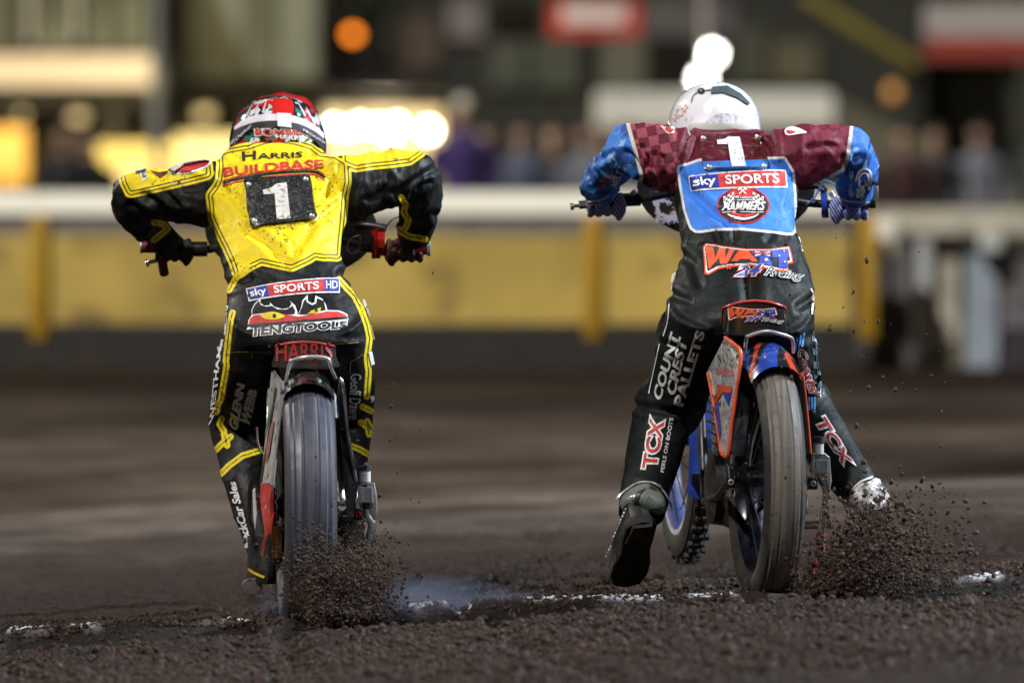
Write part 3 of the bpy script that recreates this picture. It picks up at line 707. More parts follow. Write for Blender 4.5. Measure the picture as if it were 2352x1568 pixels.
def helmet_shell(c, r, tilt, name, m, parent, e=2.3):
    m_ = MB(); n = 40; rings = []
    for i in range(25):
        t = math.pi*(i+.05)/24.1; st_, ct = math.sin(t)**(2/e), math.copysign(abs(math.cos(t))**(2/e), math.cos(t))
        ring = []
        for j in range(n):
            a = 2*math.pi*j/n; x = r[0]*st_*math.cos(a); y = r[1]*st_*math.sin(a); z = r[2]*ct
            if z < 0 and y > 0: y *= 1+.22*min(1, -z/r[2]*1.6)      # chin bar
            if z < 0: x *= 1-.12*(z/r[2])**2
            v = Vector((x, y, z)); v.rotate(Euler((tilt, 0, 0))); ring.append(Vector(c)+v)
        rings.append(ring)
    m_.loft(rings); return m_.build(name, m, parent, True, 60)
# ================================================================== RIDER IN YELLOW AND BLACK (left)
LR = empty('person', P(690, 1425, .3), None, 'speedway rider in yellow and black leathers crouched over the left motorcycle', 'person')
mb = MB()
torso(mb, [(332, 560, 712, .74, .17), (352, 520, 745, .69, .2), (380, 486, 782, .62, .25), (420, 476, 795, .55, .28), (470, 475, 797, .49, .29), (525, 490, 791, .43, .28),
           (580, 507, 782, .36, .27), (620, 516, 790, .31, .27), (660, 523, 806, .26, .29), (700, 520, 832, .21, .32), (745, 516, 847, .16, .34), (785, 520, 853, .14, .34), (815, 545, 830, .17, .28)])
limb(mb, [(598, 735, .30, 76, .15), (580, 800, .33, 68, .12), (558, 870, .42, 68, .10), (553, 930, .52, 72, .09), (556, 985, .54, 75, .085), (560, 1040, .50, 62, .075), (568, 1110, .44, 54, .066), (588, 1185, .38, 48, .058), (607, 1250, .33, 44, .052), (618, 1300, .30, 40, .05)])
limb(mb, [(770, 735, .30, 76, .15), (793, 800, .33, 66, .12), (797, 870, .42, 63, .10), (799, 930, .52, 62, .09), (797, 990, .54, 58, .08), (792, 1060, .48, 54, .07), (793, 1150, .42, 46, .06), (796, 1250, .40, 40, .05), (802, 1300, .38, 38, .05)])
limb(mb, [(520, 450, .66, 66, .085), (470, 446, .67, 75, .082), (400, 449, .70, 58, .076), (340, 448, .73, 58, .072), (308, 458, .76, 56, .07), (310, 492, .80, 46, .062), (338, 520, .85, 36, .05), (368, 540, .89, 31, .042), (388, 552, .91, 27, .036)])
limb(mb, [(740, 432, .66, 66, .085), (800, 432, .67, 78, .082), (870, 416, .70, 68, .076), (925, 403, .72, 60, .072), (955, 412, .75, 55, .07), (966, 452, .79, 46, .062), (960, 495, .84, 43, .052), (952, 530, .88, 38, .045), (948, 545, .90, 34, .04)])
Lme = remesh(mb, .0058, 5, 'body')
def fold_L(px, py):
    if px < 478 and py < 600: return (11, 11, 15, 1.15)
    if px > 800 and py < 600: return (15, 10, 10, 1.15)
    if py > 640: return (7, 7, 10, .42)
    if 500 < px < 780 and 380 < py < 520: return (6, 6, 6, .35)
    return (7, 7, 10, .8)
crL = [([z1(*a) for a in q], w_, am) for q, w_, am in ((((1490,490),(1545,640),(1530,740)), 9, -.011), (((1600,560),(1570,680),(1480,760)), 8, -.009), (((990,955),(1120,1060),(1240,1190)), 11, -.010), (((1410,955),(1330,1060),(1275,1190)), 11, -.009), (((780,690),(900,745),(985,860)), 10, -.008), (((1560,800),(1470,900)), 9, -.007), (((800,560),(830,700)), 7, -.008), (((880,470),(1000,440)), 6, -.006), (((1400,440),(1460,520)), 6, -.007), (((1280,1060),(1310,1130)), 6, -.006), (((300,740),(400,800),(430,870)), 9, -.010), (((430,720),(520,800)), 8, -.008), (((200,800),(330,880)), 9, -.009), (((1800,760),(1900,700)), 9, -.008), (((1960,720),(2100,640),(2230,560)), 8, -.008), (((2020,740),(2200,650)), 7, -.007), (((2080,900),(2230,860)), 9, -.008), (((880,1330),(1000,1290)), 9, -.008), (((1600,1260),(1660,1280)), 8, -.008))]
co = wrinkle(Lme, fold_L, .0085, crL); px = PX(co)
back = [z1(*q) for q in ((820,470),(860,455),(1000,430),(1100,395),(1180,383),(1300,400),(1400,430),(1465,480),(1560,490),(1625,530),(1632,640),(1612,740),(1600,900),(1585,1040),(1578,1130),(1520,1125),(1500,1128),(1430,1118),(1380,1150),(1275,1198),(1075,1155),(990,1195),(925,1245),(905,1180),(860,1080),(800,960),(765,880),(760,800),(752,740),(790,690),(815,640),(825,540))]
slL = [zA(*q) for q in ((200,180),(225,110),(300,130),(420,120),(640,150),(860,140),(1160,80),(1205,110),(1215,225),(1000,280),(700,350),(290,440),(235,330))]
slR = [z1(*q) for q in ((1640,505),(1640,440),(1900,430),(2120,420),(2130,440),(2060,490),(1950,505),(1800,520),(1710,535))]
pan = np.max([sdf(px, back), sdf(px, slL), sdf(px, slR)], 0)
fattr(Lme, 'panel', np.where(co[:, 1] > .95, -30, pan))
ln = [[zT(*q) for q in ((292,0),(275,60),(255,200),(235,400),(232,440),(238,470),(225,560),(200,700),(190,770),(160,830),(145,890))],
      [zT(*q) for q in ((195,950),(175,1000),(215,1060))], [zT(*q) for q in ((140,1230),(200,1170),(275,1110))], [zT(*q) for q in ((215,1090),(245,1190))],
      [zT(*q) for q in ((190,1440),(260,1370),(380,1280),(560,1225))],
      [z2(*q) for q in ((1470,150),(1540,230),(1610,300),(1670,420),(1720,560),(1745,680),(1720,860),(1735,980),(1720,1200))],
      [z2(*q) for q in ((1680,1290),(1760,1330))], [z2(*q) for q in ((1665,1430),(1765,1500),(1720,1420),(1740,1540))],
      [z8(*q) for q in ((975,1045),(1060,1075),(1150,1130))],
      [z1(*q) for q in ((2010,750),(2040,800),(2025,850),(2060,900),(2040,950),(2010,985))], [z1(*q) for q in ((1990,965),(2060,1010),(2170,1030))],
      [zA(*q) for q in ((570,830),(690,850),(740,910),(570,1050))], [z1(*q) for q in ((860,1370),(905,1290),(985,1210))]]
fattr(Lme, 'line', ldist(px, ln))
su = Suit('leathers_black', (.0055,.006,.007)); YE = (.78,.60,.012)
su.layer('line', -5, 7.2, YE); su.layer('line', -5, 1.4, (.014,.014,.015))
for lo, hi in ((0, None), (-8, -2.8), (-16.5, -11)): su.layer('panel', lo, hi, YE)
Lme.materials.append(su.done(.33, .56))
Lbody = link(bpy.data.objects.new('body', Lme), LR); LB = bvh_of(Lme)
# ---- prints on the back
decal('collar_lettering', cutting([tq('H', [z1(*q) for q in ((945,448),(1042,443),(1040,500),(950,512))], .02), tq('ARRIS', [z1(*q) for q in ((1050,462),(1352,448),(1350,488),(1052,500))], .02)]), black_p, LB, Lbody)
decal('sponsor_lettering', tq('BUILDBASE', [z1(*q) for q in ((822,556),(1492,500),(1490,560),(826,618))], .03, arch=2.5), red_p, LB, Lbody)
st3 = [(816,677),(900,652),(1050,625),(1200,607),(1350,599),(1440,604),(1500,640)]
for dy, m_, wd in ((0, red_p, 3.2), (-19, black_p, 5.5), (-35, red_p, 2.2)):
    decal('piping', strip(smooth_pts([z1(a, b2+dy) for a, b2 in st3]), wd), m_, LB, Lbody, .0016)
plate_m = mat('number_plate_black', (.016,.016,.017), .35, 0, var=.6, vscale=60, dirt=.30, dscale=130, dcol=(.09,.085,.075), coat=.2)
pq = [(990,628),(1180,622),(1372,606),(1396,616),(1404,650),(1420,760),(1440,880),(1428,900),(1240,922),(1040,944),(1010,938),(1000,900),(980,760),(960,660),(966,638)]
npl = decal('number_plate', poly([z1(*q) for q in pq]), plate_m, LB, LR, .007, 9, .004)
NB = bvh_obs([npl])
decal('numeral', poly([z1(*q) for q in ((1245,652),(1257,770),(1272,890),(1180,898),(1165,727),(1092,732),(1086,702),(1140,688),(1178,660))]), mat('numeral_white', (.62,.60,.56), .5, dirt=.28, dscale=80, dcol=(.2,.18,.15)), NB, npl, .0015, 9)
def stud(p, bv, parent, r=.0085, m_=None):
    d = (P(*p, 0)-CAM).normalized(); h = bv.ray_cast(CAM, d); c = h[0] if h[0] is not None else P(*p, .5)
    MB().lathe([(r, .001), (r*.95, -.002), (r*.6, -.004), (r*.1, -.005)], c, 'y', 14).build('stud', m_ or silver, parent)
for q in ((990,668),(1372,633),(1413,877),(1030,910)): stud(z1(*q), NB, npl)
def sky_badge(q, split, words, bv, parent, arch=0):   # q: TL TR BR BL; split: fractions of the colour fields
    TL, TR, BR, BL = [np.array(a) for a in q]
    def at(u, v): p = (TL*(1-u)+TR*u)*(1-v)+(BL*(1-u)+BR*u)*v; return (p[0], p[1]-arch*4*u*(1-u))
    def field(u0, u1, v0, v1, n=8): return poly([at(u0+(u1-u0)*k/n, v0) for k in range(n+1)]+[at(u1-(u1-u0)*k/n, v1) for k in range(n+1)])
    bd = decal('badge', field(0, 1, 0, 1), white_p, bv, parent, .0018)
    w0 = .013; edges = [w0]+list(split)+[1-w0]
    for k, (wd, m_) in enumerate(words):
        a, b2 = edges[k], edges[k+1]; decal('badge_field', field(a, b2, .09, .91), m_, bv, bd, .0032)
        mg = .10*(b2-a); sh = [at(a+mg, .24), at(b2-mg, .24), at(b2-mg, .78), at(a+mg, .78)]
        if wd == 'sky': sh = [at(a+mg, .2), at(b2-mg, .2), at(b2-mg, .9), at(a+mg, .9)]
        decal('badge_lettering', tq(wd, sh, .02), white_p, bv, bd, .0048)
sky_badge([z2(*q) for q in ((636,236),(1474,138),(1476,275),(664,352))], (.225, .83), (('sky', blue_p), ('SPORTS', red_p), ('HD', blue_p)), LB, LR, 6)
# horned emblem
em = empty('emblem', P(682, 730, .2), LR)
out = [(650,590),(660,520),(690,470),(685,430),(715,370),(770,325),(765,365),(800,390),(855,385),(850,360),(890,400),(960,420),(1020,410),(1045,375),(1030,350),(1075,385),(1095,440),(1100,480),(1130,400),(1140,345),(1188,293),(1190,345),(1225,370),(1250,360),(1258,300),(1320,330),(1350,380),(1365,430),(1470,432),(1540,465),(1552,505),(1545,530),(1300,545),(1000,570),(640,605)]
decal('outline', poly([z2(*q) for q in out]), white_p, LB, em, .0018)
decal('brow', poly([z2(*q) for q in ((695,470),(695,430),(722,380),(755,350),(770,385),(815,402),(870,395),(920,425),(1000,428),(1055,395),(1078,440),(1070,470),(990,470),(900,455),(800,455))]), black_p, LB, em, .0034)
decal('brow', poly([z2(*q) for q in ((1110,470),(1140,400),(1155,350),(1178,330),(1178,360),(1230,388),(1265,370),(1272,325),(1330,350),(1350,432),(1290,440),(1200,470))]), black_p, LB, em, .0034)
decal('face', poly([z2(*q) for q in ((665,560),(675,510),(710,478),(800,470),(900,460),(1050,480),(1100,490),(1200,478),(1360,445),(1460,447),(1520,470),(1535,490),(1300,505),(1000,535),(800,550))]), red_p, LB, em, .0034)
decal('eye', poly(smooth_pts([z2(*q) for q in ((770,480),(830,455),(900,455),(985,488),(930,515),(850,522),(800,510))], 4, True)), yellow_p, LB, em, .005)
decal('eye', poly([z2(*q) for q in ((1185,475),(1225,440),(1305,412),(1300,445),(1250,465))]), yellow_p, LB, em, .005)
decal('pupil', poly(ellipse(*z2(893, 490), 4, 5)), black_p, LB, em, .0065); decal('pupil', poly(ellipse(*z2(1262, 440), 3, 4)), black_p, LB, em, .0065)
decal('stripe', strip([z2(*q) for q in ((655,572),(1000,548),(1300,520),(1545,500))], 4), black_p, LB, em, .0045)
decal('emblem_lettering', tq('TENGTOOLS', [z2(*q) for q in ((680,575),(1540,528),(1530,592),(675,660))], .105, ref=.035), white_p, LB, em, .0026)
decal('emblem_lettering', tq('TENGTOOLS', [z2(*q) for q in ((680,575),(1540,528),(1530,592),(675,660))], .035), black_p, LB, em, .0042)
# ---- prints on legs and sleeves
gp = mat('grey_print', (.60,.60,.61), .5, dirt=.1)
decal('leg_lettering', tq('GLENN', [zT(*q) for q in ((255,1000),(335,620),(405,640),(335,1080))], .06), gp, LB, Lbody)
decal('leg_lettering', tq('WEBB', [zT(*q) for q in ((358,960),(438,670),(512,690),(438,1040))], .06), gp, LB, Lbody)
decal('leg_lettering', tq('WESTHAM', [zT(*q) for q in ((85,1010),(155,300),(200,320),(130,960))], .03), white_p, LB, Lbody)
decal('leg_lettering', tq('Geoff Dawe', [z2(*q) for q in ((1665,980),(1660,1400),(1550,1400),(1570,1000))], .012, .2), gp, LB, Lbody)
decal('boot_lettering', tq('MackCar Sales', [z3(*q) for q in ((485,940),(370,480),(425,480),(545,940))], .035), gp, LB, Lbody)
for q0, q1 in (((240,0),(225,200)), ((200,240),(180,340)), ((250,-60),(236,-10))): decal('white_flash', strip([zT(*q0), zT(*q1)], 6), white_p, LB, Lbody)
for q0, q1, w_ in (((1690,330),(1740,480),6), ((1745,800),(1770,920),8), ((1760,1190),(1768,1250),9), ((1752,560),(1785,690),4)): decal('white_flash', strip([z2(*q0), z2(*q1)], w_), white_p, LB, Lbody)
pt = decal('sleeve_patch', poly(ellipse(*zA(1010, 150), 52, 14, rot=-12)), white_p, LB, LR, .0018); decal('patch_field', poly(ellipse(*zA(1010, 148), 46, 10.5, rot=-12)), red_p, LB, pt, .0036)
pt = decal('sleeve_patch', poly([zA(*q) for q in ((330,190),(470,165),(495,290),(440,320),(400,235),(345,230))]), white_p, LB, LR, .0018)
decal('patch_lettering', tq('KTM MOTOCROSS', [zA(*q) for q in ((400,190),(470,175),(488,285),(440,300))], .02), black_p, LB, pt, .0034)
decal('sleeve_patch', poly([zA(*q) for q in ((520,195),(640,215),(745,200),(735,225),(645,292))]), mat('patch_mixed', (.12,.03,.03), .5, var=.9, vscale=80), LB, Lbody, .0018)
# ---- helmet
m, N, L, b = nodes_of('helmet_graphics')
n1 = noise(N, L, 17, 4, stretch=(1, 1, 1.6)); vo = N.new('ShaderNodeTexVoronoi'); vo.inputs['Scale'].default_value = 24; tc = N.new('ShaderNodeTexCoord'); L.new(tc.outputs['Object'], vo.inputs['Vector'])
c = mix(N, L, mrange(N, L, n1, .53, .55), (.015,.018,.02), (.72,.72,.75)); c = mix(N, L, mrange(N, L, noise(N, L, 24, 3), .56, .575), c, (.52,.02,.02))
c = mix(N, L, mrange(N, L, noise(N, L, 31, 2), .60, .62), c, (.03,.16,.15)); c = mix(N, L, mrange(N, L, vo.outputs['Distance'], .13, .11), c, (.7,.7,.72))
finish(N, L, b, c, .14, 0, 0, coat=1, rvar=.05); hg = m
hL = helmet_shell(P(638, 338, .98), (.137, .16, .140), R(-14), 'helmet', hg, LR)
HB = bvh_obs([hL])
red_gl = mat('red_gloss', (.55,.018,.015), .15, coat=1, var=.1); wl = mat('strap_white', (.60,.58,.68), .6); bl = mat('strap_black', (.016,.016,.017), .7, bump=.4, bscale=400)
up_ = smooth_pts([zH(*q) for q in ((395,780),(560,650),(760,570),(1000,535),(1215,533),(1480,555),(1700,620),(1900,720),(2080,870),(2120,940))], 4)
md_ = smooth_pts([zH(*q) for q in ((395,838),(580,755),(800,690),(1000,665),(1220,660),(1500,692),(1700,745),(1900,840),(2050,950),(2110,1010))], 4)
lo_ = smooth_pts([zH(*q) for q in ((300,1240),(420,1010),(580,890),(800,800),(1000,778),(1220,776),(1500,812),(1700,885),(1900,1000),(2140,1270))], 4)
sL = decal('goggle_strap', poly(list(up_)+list(md_)[::-1]), wl, HB, hL, .003, 7, .0015)
decal('goggle_strap', poly(list(md_)+list(lo_)[::-1]), bl, HB, hL, .0028, 7, .0012)
decal('strap_buckle', poly([zH(*q) for q in ((1215,520),(1480,535),(1490,800),(1225,770))]), wl, HB, hL, .006, 7, .003)
decal('strap_lettering', tq('PROGRIP', [zH(*q) for q in ((1710,815),(2110,1070),(2150,1130),(1700,860))], .02), wl, HB, hL, .0062, 6)
decal('strap_lettering', tq('PROGRIP', [zH(*q) for q in ((330,1080),(740,740),(730,790),(320,1180))], .02), wl, HB, hL, .0062, 6)
decal('crown_stripe', poly([zH(*q) for q in ((1130,240),(1310,225),(1500,240),(1545,370),(1530,545),(1130,540),(1122,400))]), red_gl, HB, hL, .0016)
for a, b2 in (((740,340),(620,560)), ((880,290),(760,520)), ((1010,260),(940,500)), ((1640,330),(1760,560)), ((1780,400),(1880,600))): decal('helmet_stripe', strip([zH(*a), zH(*b2)], [1.5, 4.5]), mat('pearl', (.55,.58,.62), .2), HB, hL, .0016)
decal('helmet_lettering', tq('BOMBER', [zH(*q) for q in ((770,800),(1830,830),(1850,960),(790,960))], .055, ref=.03), white_p, HB, hL, .0016)
decal('helmet_lettering', tq('BOMBER', [zH(*q) for q in ((790,810),(1810,840),(1830,945),(800,945))], .02), red_p, HB, hL, .0032)
decal('helmet_lettering', tq('HARRIS', [zH(*q) for q in ((1190,920),(1750,960),(1760,1060),(1200,1000))], .02), white_p, HB, hL, .0032)
rngs = []
for y, k, lift in ((.02, .98, -.012), (.06, 1.0, .0), (.13, 1.0, .004), (.21, .9, -.01)):     # peak
    cc = P(646, 338, .98)+Vector((0, y, 0)); rngs.append([cc+Vector((.102*k*u, 0, (.150-.052*abs(u)**3+.003*math.cos(u*9))*k+lift)) for u in [-1+j/9 for j in range(19)]])
pk = MB().loft(rngs, False, False); n_ = len(pk.v); pk.add([v+Vector((0, .0, -.006)) for v in pk.v[:n_]], [tuple(reversed(f)) for f in pk.f]); pk.build('peak', red_gl, hL)
c = P(638, 345, 1.12); MB().ball(c, (.10, .05, .05), 20, 10).build('goggles', black_metal, hL)
# ---- gloves
glm = mat('glove_black', (.018,.017,.018), .7, var=.5, vscale=25, bump=.4); glr = mat('glove_red', (.16,.012,.016), .65, var=.7, vscale=30)
glove(-1, (392, 571, .95), (-1, 0, 0), P(385, 545, .90), .017, glm, 'glove', LR)
glove(1, (936, 572, .95), (1, 0, 0), P(948, 545, .90), .017, mat('glove_black_red', (.05,.012,.014), .65, var=.8, vscale=30), 'glove', LR)
# ---- boots
bootm = mat('boot_black', (.014,.014,.015), .4, dirt=.3); ybnd = mat('boot_yellow', (.6,.42,.02), .5)
def boot_flat(px, py, y, name, parent, m_, yaw=0):
    c = P(px, py, y); q = MB(Matrix.Translation(c) @ Matrix.Rotation(yaw, 4, 'Z'))
    q.loft([ell((0, .02, .11), .052, .062), ell((0, .02, .06), .05, .065), ell((0, .05, .03), .05, .105), ell((0, .10, .005), .049, .155), ell((0, .11, -.012), .05, .165), ell((0, .11, -.02), .048, .16)])
    return q.build(name, m_, parent)
bo = boot_flat(612, 1322, .28, 'boot', LR, bootm, R(5)); BB = bvh_obs([bo, Lbody])
decal('boot_band', strip([z3(*q) for q in ((515,1085),(560,1115),(625,1145))], 6), ybnd, BB, bo, .003)
boot_flat(806, 1330, .36, 'boot', LR, bootm, R(-5))

decal('centre_seam', strip(smooth_pts([z2(*q) for q in ((1048,100),(1065,125))]), 2.0), black_p, LB, Lbody, .0012)
decal('loose_thread', cutting([strip([z2(*a), z2(*b2)], .9) for a, b2 in (((1420,730),(1640,715)), ((1725,800),(1570,890)), ((1570,890),(1570,1000)), ((500,805),(600,798)), ((600,798),(860,800)), ((690,810),(690,860)))]), mat('thread_yellow', (.40,.31,.05), .6), LB, Lbody, .0012)
# ================================================================== RIDER IN CLARET AND BLUE (right)
RR = empty('person', P(1700, 1350, .3), None, 'speedway rider in claret and blue bib and white helmet on the right motorcycle', 'person')
mb = MB()
torso(mb, [(298, 1600, 1742, .74, .17), (315, 1572, 1768, .69, .2), (345, 1546, 1805, .62, .25), (385, 1543, 1824, .56, .28), (430, 1548, 1826, .49, .29), (480, 1556, 1826, .43, .28),
           (530, 1564, 1830, .37, .27), (575, 1566, 1843, .32, .28), (615, 1558, 1860, .28, .29), (650, 1546, 1868, .23, .31), (695, 1535, 1868, .18, .34), (735, 1530, 1872, .15, .34), (775, 1545, 1862, .17, .28)])
limb(mb, [(1610, 700, .28, 74, .15), (1598, 770, .32, 78, .12), (1578, 840, .38, 78, .105), (1558, 900, .43, 71, .095), (1546, 922, .45, 80, .10), (1533, 945, .45, 79, .095), (1522, 968, .43, 68, .085), (1510, 1010, .40, 67, .08), (1494, 1080, .32, 61, .07), (1480, 1140, .25, 57, .062), (1474, 1180, .20, 56, .058)])
limb(mb, [(1800, 700, .28, 68, .15), (1808, 780, .34, 64, .12), (1818, 850, .42, 62, .10), (1836, 908, .48, 57, .09), (1852, 928, .50, 63, .095), (1866, 950, .48, 54, .088), (1893, 1010, .42, 60, .078), (1932, 1070, .36, 56, .066), (1970, 1120, .31, 50, .058), (1996, 1160, .29, 46, .052)])
limb(mb, [(1585, 372, .66, 62, .085), (1545, 366, .67, 74, .082), (1497, 352, .69, 66, .076), (1455, 342, .72, 56, .072), (1432, 350, .75, 48, .07), (1405, 388, .81, 44, .06), (1378, 425, .87, 39, .05), (1366, 445, .90, 33, .042)])
limb(mb, [(1765, 372, .66, 60, .085), (1810, 364, .67, 72, .082), (1865, 352, .69, 66, .076), (1920, 341, .72, 58, .072), (1956, 350, .75, 52, .07), (1968, 395, .80, 47, .06), (1966, 435, .86, 41, .05), (1964, 455, .89, 36, .043)])
Rme = remesh(mb, .0058, 5, 'body')
def fold_R(px, py):
    if px < 1548 and py < 480: return (10, 10, 10, 1.5)
    if px > 1815 and py < 480: return (10, 10, 10, 1.0)
    if py > 560: return (6, 6, 8, .42)
    if 1600 < px < 1780 and py < 480: return (6, 6, 6, .35)
    return (8, 8, 8, .7)
crR = [([M(*a) for a in q], w_, am) for M, q, w_, am in ((z4, ((865,650),(930,760),(1040,870),(1190,1000)), 9, -.010), (z4, ((1470,400),(1490,520)), 8, -.012), (z4, ((930,400),(890,520),(880,620)), 8, -.012), (z4, ((1620,680),(1580,880)), 7, -.006), (z4, ((1110,1060),(1125,1110)), 8, -.006), (z4, ((1230,1050),(1236,1110)), 7, -.006), (z4, ((1480,1060),(1450,1105)), 8, -.006), (z4, ((1325,1320),(1335,1450),(1340,1560)), 16, -.016), (z4, ((880,1200),(960,1260),(1000,1400)), 10, -.008), (zF, ((1090,470),(1130,620),(1150,800)), 6, -.012), (zF, ((1190,600),(1180,760)), 5, -.011), (zF, ((1270,570),(1290,750)), 6, -.010), (zF, ((1390,620),(1330,790)), 6, -.011), (zF, ((880,560),(980,660),(1060,780)), 8, -.012), (zF, ((450,700),(700,560)), 7, -.007), (zG, ((850,560),(900,700)), 7, -.008), (zG, ((420,440),(640,420),(900,440)), 8, -.005), (zG, ((1000,580),(1080,560)), 7, -.008), (zG, ((830,820),(960,900)), 7, -.009), (z5, ((560,540),(700,600)), 9, -.008), (z5, ((480,930),(600,960)), 9, -.008), (z5, ((300,1420),(520,1460),(760,1430)), 9, -.010), (z5, ((1690,560),(1560,640)), 9, -.008), (z5, ((1700,850),(1600,900)), 8, -.007))]
co = wrinkle(Rme, fold_R, .009, crR); px = PX(co)
bib = [z4(*q) for q in ((862,620),(930,600),(1000,575),(1560,562),(1615,650),(1628,800),(1634,1000),(1630,1035),(1612,1052),(1580,1052),(1500,1040),(1280,1018),(1100,1022),(1010,1036),(975,1036),(948,1018),(935,990),(905,900),(880,760))]
claret = [z4(*q) for q in ((480,300),(2060,300),(2020,420),(1980,620),(1960,650),(1850,690),(1720,745),(1630,790),(1560,568),(1000,580),(930,605),(862,625),(840,760),(800,900),(700,780),(590,600),(560,500),(500,330))]
blueL = [z4(*q) for q in ((-100,200),(495,200),(510,340),(575,580),(600,680),(560,760),(450,900),(-100,950))]
blueR = [z4(*q) for q in ((2022,200),(2400,200),(2400,950),(1860,950),(1880,690),(1968,640),(2000,540),(2025,350))]
fattr(Rme, 'bib', np.where(co[:, 1] > .9, -30, sdf(px, bib))); fattr(Rme, 'claret', sdf(px, claret)); bl_ = np.maximum(sdf(px, blueL), sdf(px, blueR)); fattr(Rme, 'blue', bl_)
su = Suit('leathers_claret_blue', (.0042,.0075,.0075)); N, L = su.N, su.L
ck = N.new('ShaderNodeTexChecker'); ck.inputs['Scale'].default_value = 36; mp = N.new('ShaderNodeMapping'); mp.inputs['Rotation'].default_value = (0, R(12), 0); mp.inputs['Scale'].default_value = (1, .001, 1); mp.inputs['Location'].default_value = (0, .3, 0)
tc = N.new('ShaderNodeTexCoord'); L.new(tc.outputs['Object'], mp.inputs[0]); L.new(mp.outputs[0], ck.inputs['Vector'])
CL = (.115,.008,.022); ckm = math_(N, L, 'MULTIPLY', ck.outputs['Fac'], mrange(N, L, noise(N, L, 6, 2), .40, .6))
gx_ = N.new('ShaderNodeSeparateXYZ'); L.new(tc.outputs['Object'], gx_.inputs[0]); inb = math_(N, L, 'MULTIPLY', mrange(N, L, gx_.outputs[0], .455, .46, 1, 0), 1.0)
inb2 = mrange(N, L, gx_.outputs[0], .80, .805); ckm = math_(N, L, 'MULTIPLY', ck.outputs['Fac'], math_(N, L, 'ADD', inb, math_(N, L, 'MULTIPLY', inb2, .25)))
su.layer('claret', 0, None, mix(N, L, ckm, CL, (.30,.060,.095)))
bn = mix(N, L, mrange(N, L, noise(N, L, 16, 4), .45, .58), (.035,.17,.60), (.015,.055,.22)); bn = mix(N, L, mrange(N, L, noise(N, L, 34, 3), .58, .66), bn, (.22,.40,.66))
su.layer('blue', 0, None, bn); su.layer('blue', -8.5, 0, (.60,.58,.55))
su.layer('bib', -6, 0, (.66,.67,.70)); su.layer('bib', 0, None, (.045,.20,.72))
Rme.materials.append(su.done(.2, .62))
Rbody = link(bpy.data.objects.new('body', Rme), RR); RB = bvh_of(Rme)
# ---- plate on the back: claret above, blue below
pq = [(990,412),(1020,403),(1200,400),(1400,398),(1420,408),(1432,480),(1456,590),(1450,618),(1420,632),(1240,636),(1050,636),(1022,625),(1010,520)]
npl = decal('number_plate', poly([z4(*q) for q in pq]), mat('plate_claret', (.075,.010,.018), .3, dirt=.30, dscale=60, dcol=(.12,.06,.04), coat=.3), RB, RR, .008, 9, .004)
NB = bvh_obs([npl])
decal('plate_field', poly([z4(*q) for q in ((1020,580),(1240,572),(1448,566),(1455,592),(1448,616),(1420,630),(1240,634),(1050,634),(1024,623))]), mat('plate_blue', (.035,.15,.48), .4, dirt=.1), NB, npl, .0012, 9)
decal('numeral', poly([z4(*q) for q in ((1265,418),(1285,500),(1308,612),(1212,614),(1188,466),(1118,466),(1114,440),(1165,432),(1190,416))]), mat('numeral_pale', (.60,.60,.68), .5, dirt=.2, dscale=90, dcol=(.25,.2,.2)), NB, npl, .0026, 9)
for q in ((1022,426),(1384,418),(1426,612),(1062,618)): stud(z4(*q), NB, npl)
sky_badge([z4(*q) for q in ((925,676),(1572,632),(1582,756),(942,778))], (.30,), (('sky', blue_p), ('SPORTS', red_p)), RB, RR, 3)
# round club badge
cx, cy = z4(1290, 872); rb_ = decal('round_badge', poly(ellipse(cx, cy, 60, 42, 40)), red_p, RB, RR, .0018); blk = mat('badge_black', (.02,.012,.014), .5)
decal('badge_field', poly(ellipse(cx, cy, 56.5, 38.8, 40)), blk, RB, rb_, .0032)
decal('badge_field', poly(ellipse(cx-2, cy-3, 42, 36, 20, 205, 335)), red_p, RB, rb_, .0044)
for s in (-1, 1):
    fl_ = []
    for i in range(5):
        for j in range(4):
            if (i+j) % 2: continue
            x0, y0 = cx+s*(21+i*5), cy-28+j*5.2+i*2.2
            fl_.append(poly([(x0, y0), (x0+s*5, y0+2.2), (x0+s*5, y0+7.4), (x0, y0+5.2)]))
    decal('badge_flag', cutting(fl_), white_p, RB, rb_, .0058)
decal('badge_hammer', cutting([strip([(cx-10, cy-24), (cx+4, cy-36)], 2.6), strip([(cx+6, cy-24), (cx-8, cy-36)], 2.6), strip([(cx+1, cy-38), (cx+8, cy-33)], 4), strip([(cx-5, cy-38), (cx-12, cy-33)], 4)]), white_p, RB, rb_, .0060)
decal('badge_lettering', tq('THE LAKESIDE', [(cx-24, cy-19), (cx+24, cy-17), (cx+24, cy-12), (cx-24, cy-14)], .02), white_p, RB, rb_, .0060)
decal('badge_lettering', tq('HAMMERS', [(cx-47, cy-7), (cx+50, cy-7), (cx+48, cy+14), (cx-48, cy+14)], .03, .25), white_p, RB, rb_, .0060)
for dy, ln_ in ((-10, 46), (18, 46)): decal('badge_stripe', strip([(cx-ln_, cy+dy), (cx+ln_, cy+dy)], 1.6), white_p, RB, rb_, .0060)
decal('badge_stripe', poly(ellipse(cx, cy, 46, 35, 16, 40, 140)+ellipse(cx, cy+2, 46, 28, 16, 140, 40)), white_p, RB, rb_, .0050)
decal('badge_stripe', poly(ellipse(cx, cy, 42, 29.5, 16, 42, 138)+ellipse(cx, cy+1, 42, 22, 16, 138, 42)), red_p, RB, rb_, .0062)
